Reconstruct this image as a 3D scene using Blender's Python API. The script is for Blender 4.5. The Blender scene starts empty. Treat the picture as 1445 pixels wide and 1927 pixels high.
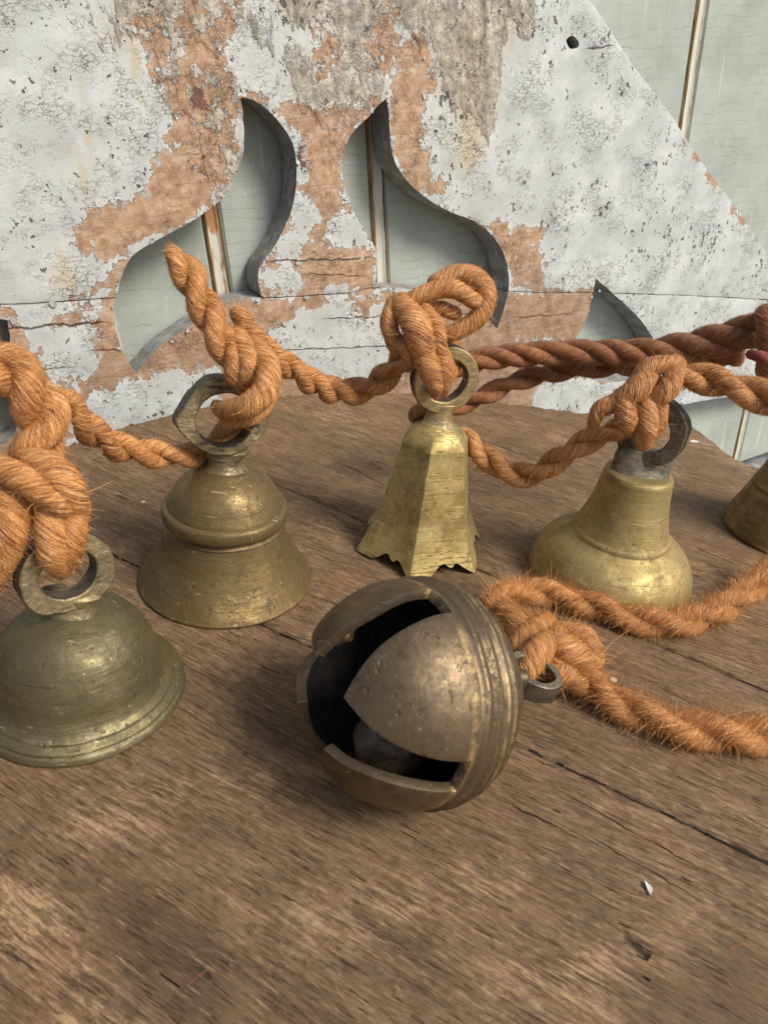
import bpy, bmesh, math, random
import numpy as np
from mathutils import Vector, Matrix, noise as mnoise
from mathutils.geometry import delaunay_2d_cdt
R = math.radians
rng = np.random.default_rng(7)
random.seed(7)
sc = bpy.context.scene
COL = sc.collection

# ---------------------------------------------------------------- camera
F = 1336.0; CX, CY = 722.5, 963.5; CAMH = 0.14     # focal length and centre in photograph pixels
PITCH = R(30.0); ROLL = R(-6.5)
fw = np.array([0, math.cos(PITCH), -math.sin(PITCH)])
rt0 = np.array([1.0, 0, 0]); up0 = np.cross(rt0, fw)
rt = rt0*math.cos(ROLL) - up0*math.sin(ROLL)
up = up0*math.cos(ROLL) + rt0*math.sin(ROLL)
CPOS = np.array([0, 0, CAMH])
cam_d = bpy.data.cameras.new('camera'); cam = bpy.data.objects.new('camera', cam_d); COL.objects.link(cam)
M = Matrix(((rt[0], up[0], -fw[0], 0), (rt[1], up[1], -fw[1], 0), (rt[2], up[2], -fw[2], CAMH), (0, 0, 0, 1)))
cam.matrix_world = M
cam_d.sensor_fit = 'VERTICAL'; cam_d.sensor_height = 36.0; cam_d.lens = F/1927.0*36.0
cam_d.clip_start = 0.005; cam_d.clip_end = 50
cam_d.dof.use_dof = True; cam_d.dof.focus_distance = 0.24; cam_d.dof.aperture_fstop = 38
sc.camera = cam

# ---------------------------------------------------------------- light
SUN_AZ = R(60)      # from the viewer's side, towards the right
SUN_EL = R(48)
w = bpy.data.worlds.new('World'); sc.world = w; w.use_nodes = True
wn = w.node_tree.nodes; wl = w.node_tree.links
bg = wn['Background']
sky = wn.new('ShaderNodeTexSky'); sky.sky_type = 'NISHITA'; sky.sun_disc = False
sdir = Vector((math.sin(SUN_AZ)*math.cos(SUN_EL), -math.cos(SUN_AZ)*math.cos(SUN_EL), math.sin(SUN_EL)))
sky.sun_elevation = SUN_EL
sky.sun_rotation = math.atan2(sdir.x, sdir.y)
sky.dust_density = 4.0; sky.air_density = 1.0
wl.new(sky.outputs[0], bg.inputs[0]); bg.inputs[1].default_value = 0.05
sun_d = bpy.data.lights.new('sun', 'SUN'); sun_d.energy = 1.5; sun_d.angle = R(22); sun_d.color = (1.0, 0.93, 0.84)
sun = bpy.data.objects.new('sun', sun_d); COL.objects.link(sun)
sun.rotation_euler = sdir.to_track_quat('Z', 'Y').to_euler()
sc.view_settings.view_transform = 'Standard'; sc.view_settings.look = 'None'
sc.view_settings.exposure = 1.22; sc.view_settings.gamma = 1.0

# ---------------------------------------------------------------- measuring helpers
def ray(x, y): return fw + rt*(x-CX)/F - up*(y-CY)/F
def at(x, y, d): return CPOS + ray(x, y)*d                     # point seen at (x, y), d metres in front
def on(x, y, z=0.0):                                            # point seen at (x, y) on the height z
    r = ray(x, y); return CPOS + r*((z-CAMH)/r[2])
U = np.array([0.85029157, 0.51104005, 0.12586623])              # the gable board's own axes: along, up, out
V = np.array([-0.14293542, -0.00593851, 0.9897142])
U /= np.linalg.norm(U); V -= U*np.dot(U, V); V /= np.linalg.norm(V); NB = np.cross(U, V)
PB = on(540, 741) - NB*0.0015
def bo(x, y, depth=0.0):                                        # (s, t) on the board's plane
    q = PB - NB*depth; r = ray(x, y); p = CPOS + r*(np.dot(q-CPOS, NB)/np.dot(r, NB)); e = p-PB
    return np.array([np.dot(e, U), np.dot(e, V)])

# ---------------------------------------------------------------- object helpers
def mesh_obj(name, verts, faces, mats, parent=None, smooth=True, attrs=None, mat_idx=None, kind=None):
    me = bpy.data.meshes.new(name)
    me.from_pydata([tuple(map(float, v)) for v in verts], [], [tuple(map(int, f)) for f in faces])
    for m in (mats if isinstance(mats, (list, tuple)) else [mats]): me.materials.append(m)
    if mat_idx is not None: me.polygons.foreach_set('material_index', np.asarray(mat_idx, dtype=np.int32))
    if smooth: me.polygons.foreach_set('use_smooth', np.ones(len(me.polygons), dtype=bool))
    for k, a in (attrs or {}).items():
        a = np.asarray(a, dtype=np.float32)
        if a.ndim == 1:
            t = me.attributes.new(k, 'FLOAT', 'POINT'); t.data.foreach_set('value', a)
        else:
            t = me.attributes.new(k, 'FLOAT_VECTOR', 'POINT'); t.data.foreach_set('vector', a.ravel())
    me.update()
    o = bpy.data.objects.new(name, me); COL.objects.link(o)
    if parent: o.parent = parent
    if kind: o['kind'] = kind
    return o
def tag(o, label, cat, group=None):
    o['label'] = label; o['category'] = cat
    if group: o['group'] = group
    return o
def thing(name, label, cat, mat=None, loc=None, group=None):
    o = bpy.data.objects.new(name, None); COL.objects.link(o); o.empty_display_size = 0.01
    if mat is not None: o.matrix_world = mat
    elif loc is not None: o.location = loc
    return tag(o, label, cat, group)
def sharpen(o, ang=35):
    me = o.data
    bm = bmesh.new(); bm.from_mesh(me)
    for e in bm.edges:
        if len(e.link_faces) == 2 and e.calc_face_angle(0) > R(ang): e.smooth = False
    bm.to_mesh(me); bm.free()

# ---------------------------------------------------------------- material helpers
class G:
    def __init__(s, name):
        s.m = bpy.data.materials.new(name); s.m.use_nodes = True
        s.t = s.m.node_tree; s.b = s.t.nodes['Principled BSDF']
    def n(s, typ, **kw):
        x = s.t.nodes.new(typ)
        for k, v in kw.items(): setattr(x, k, v)
        return x
    def put(s, sock, val):
        if val is None: return
        if isinstance(val, bpy.types.NodeSocket): s.t.links.new(val, sock)
        elif isinstance(val, (tuple, list)) and sock.type == 'RGBA' and len(val) == 3: sock.default_value = (*val, 1)
        else: sock.default_value = val
    def attr(s, name, vec=False):
        x = s.n('ShaderNodeAttribute', attribute_name=name); return x.outputs['Vector' if vec else 'Fac']
    def obj(s): return s.n('ShaderNodeTexCoord').outputs['Object']
    def map(s, v, rot=(0, 0, 0), scale=(1, 1, 1), loc=(0, 0, 0)):
        x = s.n('ShaderNodeMapping'); s.put(x.inputs[0], v)
        x.inputs['Location'].default_value = loc; x.inputs['Rotation'].default_value = rot; x.inputs['Scale'].default_value = scale
        return x.outputs[0]
    def noise(s, v, scale, detail=4, rough=0.55, dist=0.0, col=False):
        x = s.n('ShaderNodeTexNoise'); s.put(x.inputs['Vector'], v); s.put(x.inputs['Scale'], scale)
        x.inputs['Detail'].default_value = detail; x.inputs['Roughness'].default_value = rough; x.inputs['Distortion'].default_value = dist
        return x.outputs['Color' if col else 'Fac']
    def voro(s, v, scale, feature='F1', out='Distance', rand=1.0):
        x = s.n('ShaderNodeTexVoronoi', feature=feature); s.put(x.inputs['Vector'], v); s.put(x.inputs['Scale'], scale)
        x.inputs['Randomness'].default_value = rand
        return x.outputs[out]
    def op(s, o, a, b=None, c=None, clamp=False):
        x = s.n('ShaderNodeMath', operation=o, use_clamp=clamp); s.put(x.inputs[0], a); s.put(x.inputs[1], b); s.put(x.inputs[2], c)
        return x.outputs[0]
    def vop(s, o, a, b=None, scale=None):
        x = s.n('ShaderNodeVectorMath', operation=o); s.put(x.inputs[0], a); s.put(x.inputs[1], b)
        if scale is not None: s.put(x.inputs['Scale'], scale)
        return x.outputs[0]
    def rng(s, v, a, b, c=0.0, d=1.0, smooth=True):
        x = s.n('ShaderNodeMapRange'); x.interpolation_type = 'SMOOTHSTEP' if smooth else 'LINEAR'
        s.put(x.inputs[0], v); s.put(x.inputs[1], a); s.put(x.inputs[2], b); s.put(x.inputs[3], c); s.put(x.inputs[4], d)
        return x.outputs[0]
    def ramp(s, f, stops, interp='LINEAR'):
        x = s.n('ShaderNodeValToRGB'); s.put(x.inputs[0], f); r = x.color_ramp; r.interpolation = interp
        while len(r.elements) < len(stops): r.elements.new(0.5)
        for e, (p, c) in zip(r.elements, stops): e.position = p; e.color = (*c, 1)
        return x.outputs[0]
    def mix(s, f, a, b, mode='MIX'):
        x = s.n('ShaderNodeMix', data_type='RGBA', blend_type=mode); s.put(x.inputs['Factor'], f)
        s.put(x.inputs[6], a); s.put(x.inputs[7], b); return x.outputs[2]
    def sep(s, v):
        x = s.n('ShaderNodeSeparateXYZ'); s.put(x.inputs[0], v); return x.outputs
    def bump(s, h, dist, strength=1.0, normal=None):
        x = s.n('ShaderNodeBump'); s.put(x.inputs['Height'], h); x.inputs['Distance'].default_value = dist
        x.inputs['Strength'].default_value = strength; s.put(x.inputs['Normal'], normal); return x.outputs[0]
    def out(s, base=None, rough=None, metal=None, normal=None, **kw):
        s.put(s.b.inputs['Base Color'], base); s.put(s.b.inputs['Roughness'], rough); s.put(s.b.inputs['Metallic'], metal)
        s.put(s.b.inputs['Normal'], normal)
        for k, v in kw.items(): s.put(s.b.inputs[k], v)
        return s.m

# ---- gable board: peeling paint over wood; attributes bare / crust / yellow are in units of 10 mm
def mat_gable():
    g = G('peeling_white_paint'); o = g.obj()
    bare, crust, yel = g.attr('bare'), g.attr('crust'), g.attr('yellow')
    n1 = g.noise(o, 70, 7, 0.62, 0.3); n2 = g.noise(o, 260, 5, 0.6); n3 = g.noise(o, 900, 3, 0.6)
    rag = g.op('ADD', g.op('MULTIPLY', g.op('SUBTRACT', n1, 0.5), 3.0), g.op('MULTIPLY', g.op('SUBTRACT', n2, 0.5), 1.1))
    rag = g.op('ADD', rag, g.op('MULTIPLY', g.op('SUBTRACT', n3, 0.5), 0.35))
    b0 = g.op('ADD', bare, rag)
    bmask = g.rng(b0, -0.02, 0.03)
    # chips: voronoi cells thrown in with a noise
    cv = g.map(o, scale=(1, 0.75, 1)); wob = g.vop('ADD', cv, g.vop('SCALE', g.vop('SUBTRACT', g.noise(o, 420, 3, 0.6, col=True), (0.5, 0.5, 0.5)), scale=0.006))
    chip_d = g.voro(wob, 95); chip_c = g.sep(g.voro(wob, 95, out='Color'))[0]
    chip = g.rng(g.op('SUBTRACT', g.op('MULTIPLY', g.rng(g.op('ADD', chip_c, g.op('MULTIPLY', bare, 0.13)), 0.88, 1.08), 0.46), chip_d), -0.03, 0.0)
    sp_d = g.voro(wob, 430); sp_c = g.sep(g.voro(wob, 430, out='Color'))[1]
    dens = g.noise(o, 34, 3, 0.6)
    spk = g.rng(g.op('SUBTRACT', g.op('MULTIPLY', g.rng(g.op('ADD', sp_c, g.op('MULTIPLY', dens, 1.1)), 1.26, 1.75), 0.50), sp_d), -0.10, 0.02)
    # wood
    gr = g.noise(g.map(o, scale=(1, 11, 1)), 85, 6, 0.68, 0.5); gr2 = g.noise(o, 28, 4, 0.6); mott = g.noise(o, 150, 6, 0.7)
    wood = g.ramp(g.op('ADD', g.op('MULTIPLY', gr, 0.22), g.op('MULTIPLY', mott, 0.78)), [(0.32, (0.17, 0.095, 0.05)), (0.45, (0.35, 0.215, 0.125)), (0.55, (0.46, 0.305, 0.19)), (0.68, (0.58, 0.44, 0.32))])
    wood = g.mix(g.op('MULTIPLY', g.rng(g.noise(o, 330, 6, 0.75), 0.52, 0.66), 0.5), wood, (0.60, 0.54, 0.46))
    wood = g.mix(g.op('MULTIPLY', g.rng(g.noise(o, 95, 7, 0.78, 0.5), 0.55, 0.68), 0.6), wood, (0.17, 0.125, 0.095))
    wood = g.mix(g.rng(gr2, 0.50, 0.78, 0, 0.35), wood, (0.30, 0.13, 0.075))
    wood = g.mix(g.op('MULTIPLY', g.rng(g.noise(g.map(o, scale=(0.07, 1, 1)), 700, 4, 0.65), 0.54, 0.66), 0.40), wood, (0.20, 0.12, 0.07))
    low = g.rng(g.sep(o)[1], 0.03, 0.055, 0.45, 0.0)
    wood = g.mix(low, wood, g.ramp(gr, [(0.3, (0.14, 0.09, 0.055)), (0.6, (0.32, 0.205, 0.13)), (0.8, (0.42, 0.29, 0.2))]))
    film = g.rng(g.op('ADD', g.op('MULTIPLY', b0, -0.35), g.op('MULTIPLY', g.noise(o, 200, 7, 0.75), 1.0)), 0.42, 0.58)
    wood = g.mix(g.op('MULTIPLY', film, 0.72), wood, g.ramp(n3, [(0.35, (0.33, 0.30, 0.26)), (0.65, (0.58, 0.57, 0.54))]))
    streak = g.noise(g.map(o, scale=(1, 0.10, 1)), 150, 6, 0.7)
    # paint
    pc = g.ramp(g.noise(o, 45, 5, 0.6), [(0.3, (0.40, 0.425, 0.412)), (0.55, (0.515, 0.55, 0.537)), (0.75, (0.63, 0.655, 0.64))])
    wy = g.map(o, scale=(1, 0.16, 1))
    stain = g.rng(g.op('ADD', g.noise(wy, 90, 5, 0.6), g.op('MULTIPLY', yel, 0.14)), 0.55, 0.78)
    pc = g.mix(g.op('MULTIPLY', stain, 0.8), pc, (0.50, 0.42, 0.26))
    dirt = g.rng(g.noise(o, 160, 6, 0.7), 0.52, 0.75, 0, 0.5)
    pc = g.mix(dirt, pc, (0.36, 0.36, 0.33))
    crk_v = g.vop('ADD', g.map(o, scale=(0.6, 1.3, 1)), g.vop('SCALE', g.noise(o, 260, 4, 0.65, col=True), scale=0.007))
    crk = g.rng(g.voro(crk_v, 420, 'DISTANCE_TO_EDGE'), 0.0, 0.06, 1, 0)
    crkm = g.op('MULTIPLY', crk, g.rng(g.noise(o, 48, 6, 0.7), 0.46, 0.66))
    pc = g.mix(g.op('MULTIPLY', crkm, 0.6), pc, (0.12, 0.115, 0.10))
    # grey-tan crust: old layers of paint
    cm = g.rng(g.op('ADD', crust, g.op('MULTIPLY', g.op('SUBTRACT', g.noise(g.map(o, scale=(1, 0.4, 1)), 90, 7, 0.65), 0.5), 7.0)), -0.1, 0.3)
    cc = g.ramp(g.op('ADD', g.op('MULTIPLY', g.noise(o, 210, 6, 0.72), 0.6), g.op('MULTIPLY', streak, 0.4)), [(0.36, (0.085, 0.07, 0.055)), (0.45, (0.24, 0.205, 0.165)), (0.53, (0.39, 0.355, 0.29)), (0.62, (0.62, 0.58, 0.47))])
    topst = g.op('MULTIPLY', g.rng(g.op('ADD', crust, g.op('MULTIPLY', g.op('SUBTRACT', streak, 0.5), 7.0)), -0.7, 1.0), 0.8)
    pc = g.mix(topst, pc, g.ramp(streak, [(0.35, (0.30, 0.26, 0.2)), (0.6, (0.55, 0.50, 0.38))]))
    paint = g.mix(g.op('MULTIPLY', cm, 0.85), pc, cc)
    chipwood = g.ramp(mott, [(0.3, (0.06, 0.03, 0.02)), (0.6, (0.20, 0.10, 0.065)), (0.8, (0.33, 0.2, 0.13))])
    inpaint = g.mix(chip, paint, chipwood)
    inpaint = g.mix(g.op('MULTIPLY', spk, 0.9), inpaint, (0.075, 0.065, 0.055))
    # bare wood keeps some crust
    keep = g.rng(g.op('ADD', g.op('MULTIPLY', crust, 0.5), g.op('MULTIPLY', g.op('SUBTRACT', g.noise(o, 120, 6, 0.65), 0.5), 5.0)), 0.35, 0.45)
    bmask2 = g.op('MULTIPLY', bmask, g.op('SUBTRACT', 1.0, keep, clamp=True))
    lip = g.op('MULTIPLY', g.rng(b0, -0.16, -0.03), g.op('SUBTRACT', 1.0, bmask))
    inpaint = g.mix(g.op('MULTIPLY', lip, 0.55), inpaint, (0.74, 0.73, 0.69))  # highlight on lifted paint edges, put into the colour as a pale rim
    col = g.mix(bmask2, inpaint, wood)
    wash = g.op('MULTIPLY', g.rng(g.op('ADD', g.noise(g.map(o, scale=(1, 0.3, 1)), 60, 6, 0.7), g.op('MULTIPLY', crust, 0.06)), 0.50, 0.72), 0.35)
    col = g.mix(wash, col, g.mix(1.0, col, (0.80, 0.73, 0.60), 'MULTIPLY'))
    so = g.sep(o); wv_ = g.op('MULTIPLY', g.op('SUBTRACT', g.noise(g.map(o, scale=(1, 0.2, 0)), 130, 5, 0.65), 0.5), 0.0045); splits = None
    for (ax_, ay_, bx2, by2, wd) in [(-30, 622, 216, 606, .0005), (150, 662, 250, 655, .0003), (300, 612, 420, 600, .0003), (488, 492, 708, 486, .0004), (560, 515, 700, 520, .0003), (600, 600, 900, 590, .0003), (960, 600, 1085, 590, .0003), (1092, 94, 1162, 84, .0005), (20, 700, 150, 690, .0003), (1180, 640, 1440, 655, .0002), (520, 660, 760, 650, .0003)]:
        a, b = bo(ax_, ay_), bo(bx2, by2); k = (b[1]-a[1])/(b[0]-a[0])
        dy = g.op('ABSOLUTE', g.op('ADD', g.op('SUBTRACT', g.op('SUBTRACT', so[1], float(a[1])), g.op('MULTIPLY', g.op('SUBTRACT', so[0], float(a[0])), float(k))), wv_))
        ins = g.op('MULTIPLY', g.rng(so[0], float(a[0]), float(a[0])+0.01), g.rng(so[0], float(b[0])-0.01, float(b[0]), 1, 0))
        m_ = g.op('LESS_THAN', dy, g.op('MULTIPLY', g.op('MULTIPLY', n2, 2*wd), ins)); splits = m_ if splits is None else g.op('MAXIMUM', splits, m_)
    col = g.mix(g.op('MULTIPLY', splits, 0.85), col, (0.035, 0.024, 0.016))
    h = g.op('SUBTRACT', 1.0, g.op('MAXIMUM', bmask2, g.op('MAXIMUM', chip, g.op('MULTIPLY', spk, 0.7))))
    h = g.op('SUBTRACT', h, g.op('MULTIPLY', crkm, 0.35))
    h = g.op('SUBTRACT', h, splits)
    h = g.op('ADD', h, g.op('MULTIPLY', cm, g.op('MULTIPLY', g.noise(o, 210, 6, 0.72), 0.9)))
    h = g.op('ADD', h, g.op('MULTIPLY', g.noise(o, 700, 4, 0.6), 0.18))
    nm = g.bump(h, 0.0011, 1.0)
    nm = g.bump(gr, 0.0004, 0.12, nm)
    return g.out(col, g.rng(bmask2, 0, 1, 0.62, 0.8), 0.0, nm)
def mat_cut():
    g = G('weathered_cut_edge'); o = g.obj()
    n = g.noise(o, 220, 5, 0.65); pm = g.rng(g.noise(o, 110, 5, 0.6), 0.47, 0.53)
    c = g.ramp(n, [(0.3, (0.20, 0.19, 0.175)), (0.6, (0.27, 0.265, 0.25)), (0.8, (0.34, 0.33, 0.31))])
    c = g.mix(g.op('MULTIPLY', pm, 0.65), c, g.ramp(n, [(0.3, (0.26, 0.27, 0.265)), (0.7, (0.42, 0.44, 0.435))]))
    return g.out(c, 0.7, 0, g.bump(g.op('ADD', n, pm), 0.0002, 0.5))
# ---- sage beadboard
def sage_col(g, o):
    c = g.ramp(g.noise(o, 26, 5, 0.6), [(0.3, (0.29, 0.33, 0.295)), (0.55, (0.37, 0.415, 0.37)), (0.75, (0.45, 0.495, 0.45))])
    st = g.rng(g.noise(g.map(o, scale=(1, 0.05, 1)), 240, 4, 0.6), 0.6, 0.72, 0, 0.55)
    c = g.mix(st, c, (0.60, 0.63, 0.58))
    wob = g.vop('ADD', o, g.vop('SCALE', g.noise(o, 60, 3, 0.6, col=True), scale=0.006))
    sw = g.sep(wob)
    def lines(coord, sp, along, seed, thr, wd):
        kk = g.op('ADD', g.op('DIVIDE', coord, sp), g.op('MULTIPLY', g.noise(g.map(o, scale=along, loc=(seed, seed, 0)), 90, 4, 0.6), 1.4))
        dd = g.op('ABSOLUTE', g.op('SUBTRACT', g.op('FRACT', kk), 0.5))
        return g.op('MULTIPLY', g.rng(dd, 0.0, wd, 1, 0), g.rng(g.noise(g.map(o, scale=along, loc=(seed*3, 0, 0)), 130, 4, 0.65), thr, thr+0.12))
    hz = g.op('MAXIMUM', lines(sw[1], 0.0052, (0.5, 1, 1), 0.3, 0.38, 0.06), g.op('MULTIPLY', lines(sw[1], 0.0024, (0.5, 1, 1), 1.7, 0.5, 0.08), 0.6))
    vz = lines(sw[0], 0.0075, (1, 0.4, 1), 2.9, 0.5, 0.035)
    mk = g.rng(g.noise(o, 38, 5, 0.6), 0.40, 0.65)
    crk = g.op('MULTIPLY', g.op('MAXIMUM', hz, g.op('MULTIPLY', vz, 0.8)), g.op('ADD', g.op('MULTIPLY', mk, 0.75), 0.25))
    c = g.mix(g.op('MULTIPLY', crk, 0.55), c, (0.13, 0.14, 0.12))
    dot = g.rng(g.noise(o, 420, 3, 0.6), 0.70, 0.74)
    c = g.mix(dot, c, (0.66, 0.68, 0.63))
    return c, crk
def mat_sage():
    g = G('crackled_sage_paint'); o = g.obj(); c, crk = sage_col(g, o)
    return g.out(c, 0.55, 0, g.bump(g.op('ADD', g.op('MULTIPLY', crk, -1.0), g.noise(o, 300, 4, 0.6)), 0.0002, 0.6))
def mat_bead():
    g = G('worn_bead_moulding'); o = g.obj(); c, crk = sage_col(g, o)
    e = g.attr('edge')
    nz = g.noise(g.map(o, scale=(1, 0.2, 1)), 260, 5, 0.65)
    worn = g.rng(g.op('ADD', e, g.op('MULTIPLY', g.op('SUBTRACT', nz, 0.5), 1.5)), 0.52, 0.62)
    wc = g.ramp(g.noise(g.map(o, scale=(1, 0.12, 1)), 420, 4, 0.6), [(0.3, (0.13, 0.07, 0.025)), (0.5, (0.36, 0.24, 0.11)), (0.7, (0.60, 0.50, 0.31))])
    pale = g.mix(0.55, c, (0.72, 0.70, 0.6))
    big = g.rng(g.noise(g.map(o, scale=(1, 0.3, 1)), 60, 4, 0.6), 0.55, 0.6)
    top = g.mix(big, pale, (0.42, 0.2, 0.09))
    return g.out(g.mix(worn, top, wc), 0.6, 0, g.bump(nz, 0.0004, 0.6))
# ---- table wood
GRAIN = R(-24.8)
def mat_table(cracks):
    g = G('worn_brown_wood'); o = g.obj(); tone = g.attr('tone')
    q = g.map(o, rot=(0, 0, -GRAIN))                       # x along the grain
    warp = g.vop('ADD', q, g.vop('SCALE', g.vop('SUBTRACT', g.noise(g.map(q, scale=(0.35, 1, 1)), 28, 3, 0.5, col=True), (0.5, 0.5, 0.5)), scale=0.012))
    f1 = g.noise(g.map(warp, scale=(0.10, 1, 1)), 1000, 5, 0.72)
    f2 = g.noise(g.map(warp, scale=(0.13, 1, 1)), 260, 6, 0.7)
    f3 = g.noise(g.map(warp, scale=(0.25, 1, 1)), 40, 6, 0.65)
    blot = g.noise(o, 85, 7, 0.72); speck = g.noise(g.map(q, scale=(0.5, 1, 1)), 900, 5, 0.75)
    f0 = g.noise(g.map(q, scale=(0.12, 1, 1)), 2100, 3, 0.65)
    t = g.op('ADD', g.op('ADD', g.op('MULTIPLY', f1, 0.26), g.op('MULTIPLY', f0, 0.16)), g.op('MULTIPLY', f2, 0.14))
    t = g.op('ADD', t, g.op('MULTIPLY', f3, 0.11)); t = g.op('ADD', t, g.op('MULTIPLY', blot, 0.15)); t = g.op('ADD', t, g.op('MULTIPLY', speck, 0.22))
    brk = g.op('ADD', g.op('MULTIPLY', f1, 0.5), g.op('ADD', g.op('MULTIPLY', f2, 0.4), g.op('MULTIPLY', speck, 0.3)))
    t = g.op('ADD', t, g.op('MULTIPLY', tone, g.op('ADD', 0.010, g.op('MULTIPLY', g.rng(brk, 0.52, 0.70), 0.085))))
    c = g.ramp(t, [(0.37, (0.020, 0.013, 0.008)), (0.44, (0.080, 0.050, 0.028)), (0.50, (0.150, 0.095, 0.051)), (0.56, (0.235, 0.152, 0.081)), (0.63, (0.42, 0.28, 0.15))])
    grey = g.rng(g.noise(o, 22, 4, 0.6), 0.45, 0.7, 0, 0.3)
    c = g.mix(grey, c, g.mix(1.0, c, (0.92, 1.0, 1.06), 'MULTIPLY'))
    red = g.rng(g.noise(g.map(o, loc=(3, 1, 0)), 30, 4, 0.6), 0.52, 0.75, 0, 0.4)
    c = g.mix(red, c, g.mix(1.0, c, (1.12, 0.88, 0.74), 'MULTIPLY'))
    # pores: short dark dashes along the grain
    por = g.op('MAXIMUM', g.rng(g.noise(g.map(q, scale=(0.07, 1, 1)), 1700, 3, 0.6), 0.62, 0.70), g.op('MULTIPLY', g.rng(g.noise(g.map(warp, scale=(0.06, 1, 1), loc=(.1, .5, 0)), 700, 4, 0.65), 0.64, 0.71), 0.7))
    c = g.mix(g.op('MULTIPLY', por, 0.5), c, (0.022, 0.014, 0.01))
    pale = g.rng(g.noise(g.map(warp, scale=(0.07, 1, 1), loc=(0.3, 0.7, 0)), 1700, 4, 0.65), 0.59, 0.69)
    c = g.mix(g.op('MULTIPLY', pale, 0.48), c, (0.50, 0.34, 0.18))
    # short hairline checks along the grain
    ck = g.voro(g.map(warp, scale=(0.06, 1, 0)), 120, 'DISTANCE_TO_EDGE')
    chk = g.op('MULTIPLY', g.rng(ck, 0.0, 0.02, 1, 0), g.rng(g.noise(o, 55, 3, 0.6), 0.62, 0.68))
    # long cracks
    sx = g.sep(q); wv = g.op('MULTIPLY', g.op('SUBTRACT', g.noise(g.map(q, scale=(1, 0, 0)), 120, 4, 0.6), 0.5), 0.0032)
    allc = chk
    for (x0, y0, x1, y1, wd) in cracks:
        k = (y1-y0)/(x1-x0)
        dy = g.op('ABSOLUTE', g.op('ADD', g.op('SUBTRACT', g.op('SUBTRACT', sx[1], y0), g.op('MULTIPLY', g.op('SUBTRACT', sx[0], x0), k)), wv))
        inside = g.op('MULTIPLY', g.rng(sx[0], x0, x0+0.006), g.rng(sx[0], x1-0.006, x1, 1, 0))
        wdn = g.op('MULTIPLY', g.op('MULTIPLY', g.noise(g.map(q, scale=(1, 0.2, 0)), 160, 3, 0.6), 2*wd), inside)
        m = g.op('MULTIPLY', g.op('LESS_THAN', dy, wdn), inside)
        allc = g.op('MAXIMUM', allc, m)
    c = g.mix(g.op('MULTIPLY', allc, 0.88), c, (0.012, 0.008, 0.006))
    fleck = g.rng(g.op('SUBTRACT', g.op('MULTIPLY', g.rng(g.sep(g.voro(o, 110, out='Color'))[0], 0.965, 1.0), 0.10), g.voro(o, 110)), -0.02, 0.0)
    c = g.mix(fleck, c, (0.62, 0.56, 0.46))
    h = g.op('ADD', g.op('MULTIPLY', f1, 0.6), g.op('MULTIPLY', f2, 0.9)); h = g.op('SUBTRACT', h, g.op('MULTIPLY', por, 0.35)); h = g.op('SUBTRACT', h, g.op('MULTIPLY', allc, 1.2))
    h = g.op('ADD', h, g.op('MULTIPLY', speck, 0.15))
    return g.out(c, g.rng(t, 0.35, 0.65, 0.62, 0.72), 0, g.bump(h, 0.0010, 0.95), **{'Specular IOR Level': 0.3})
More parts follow.
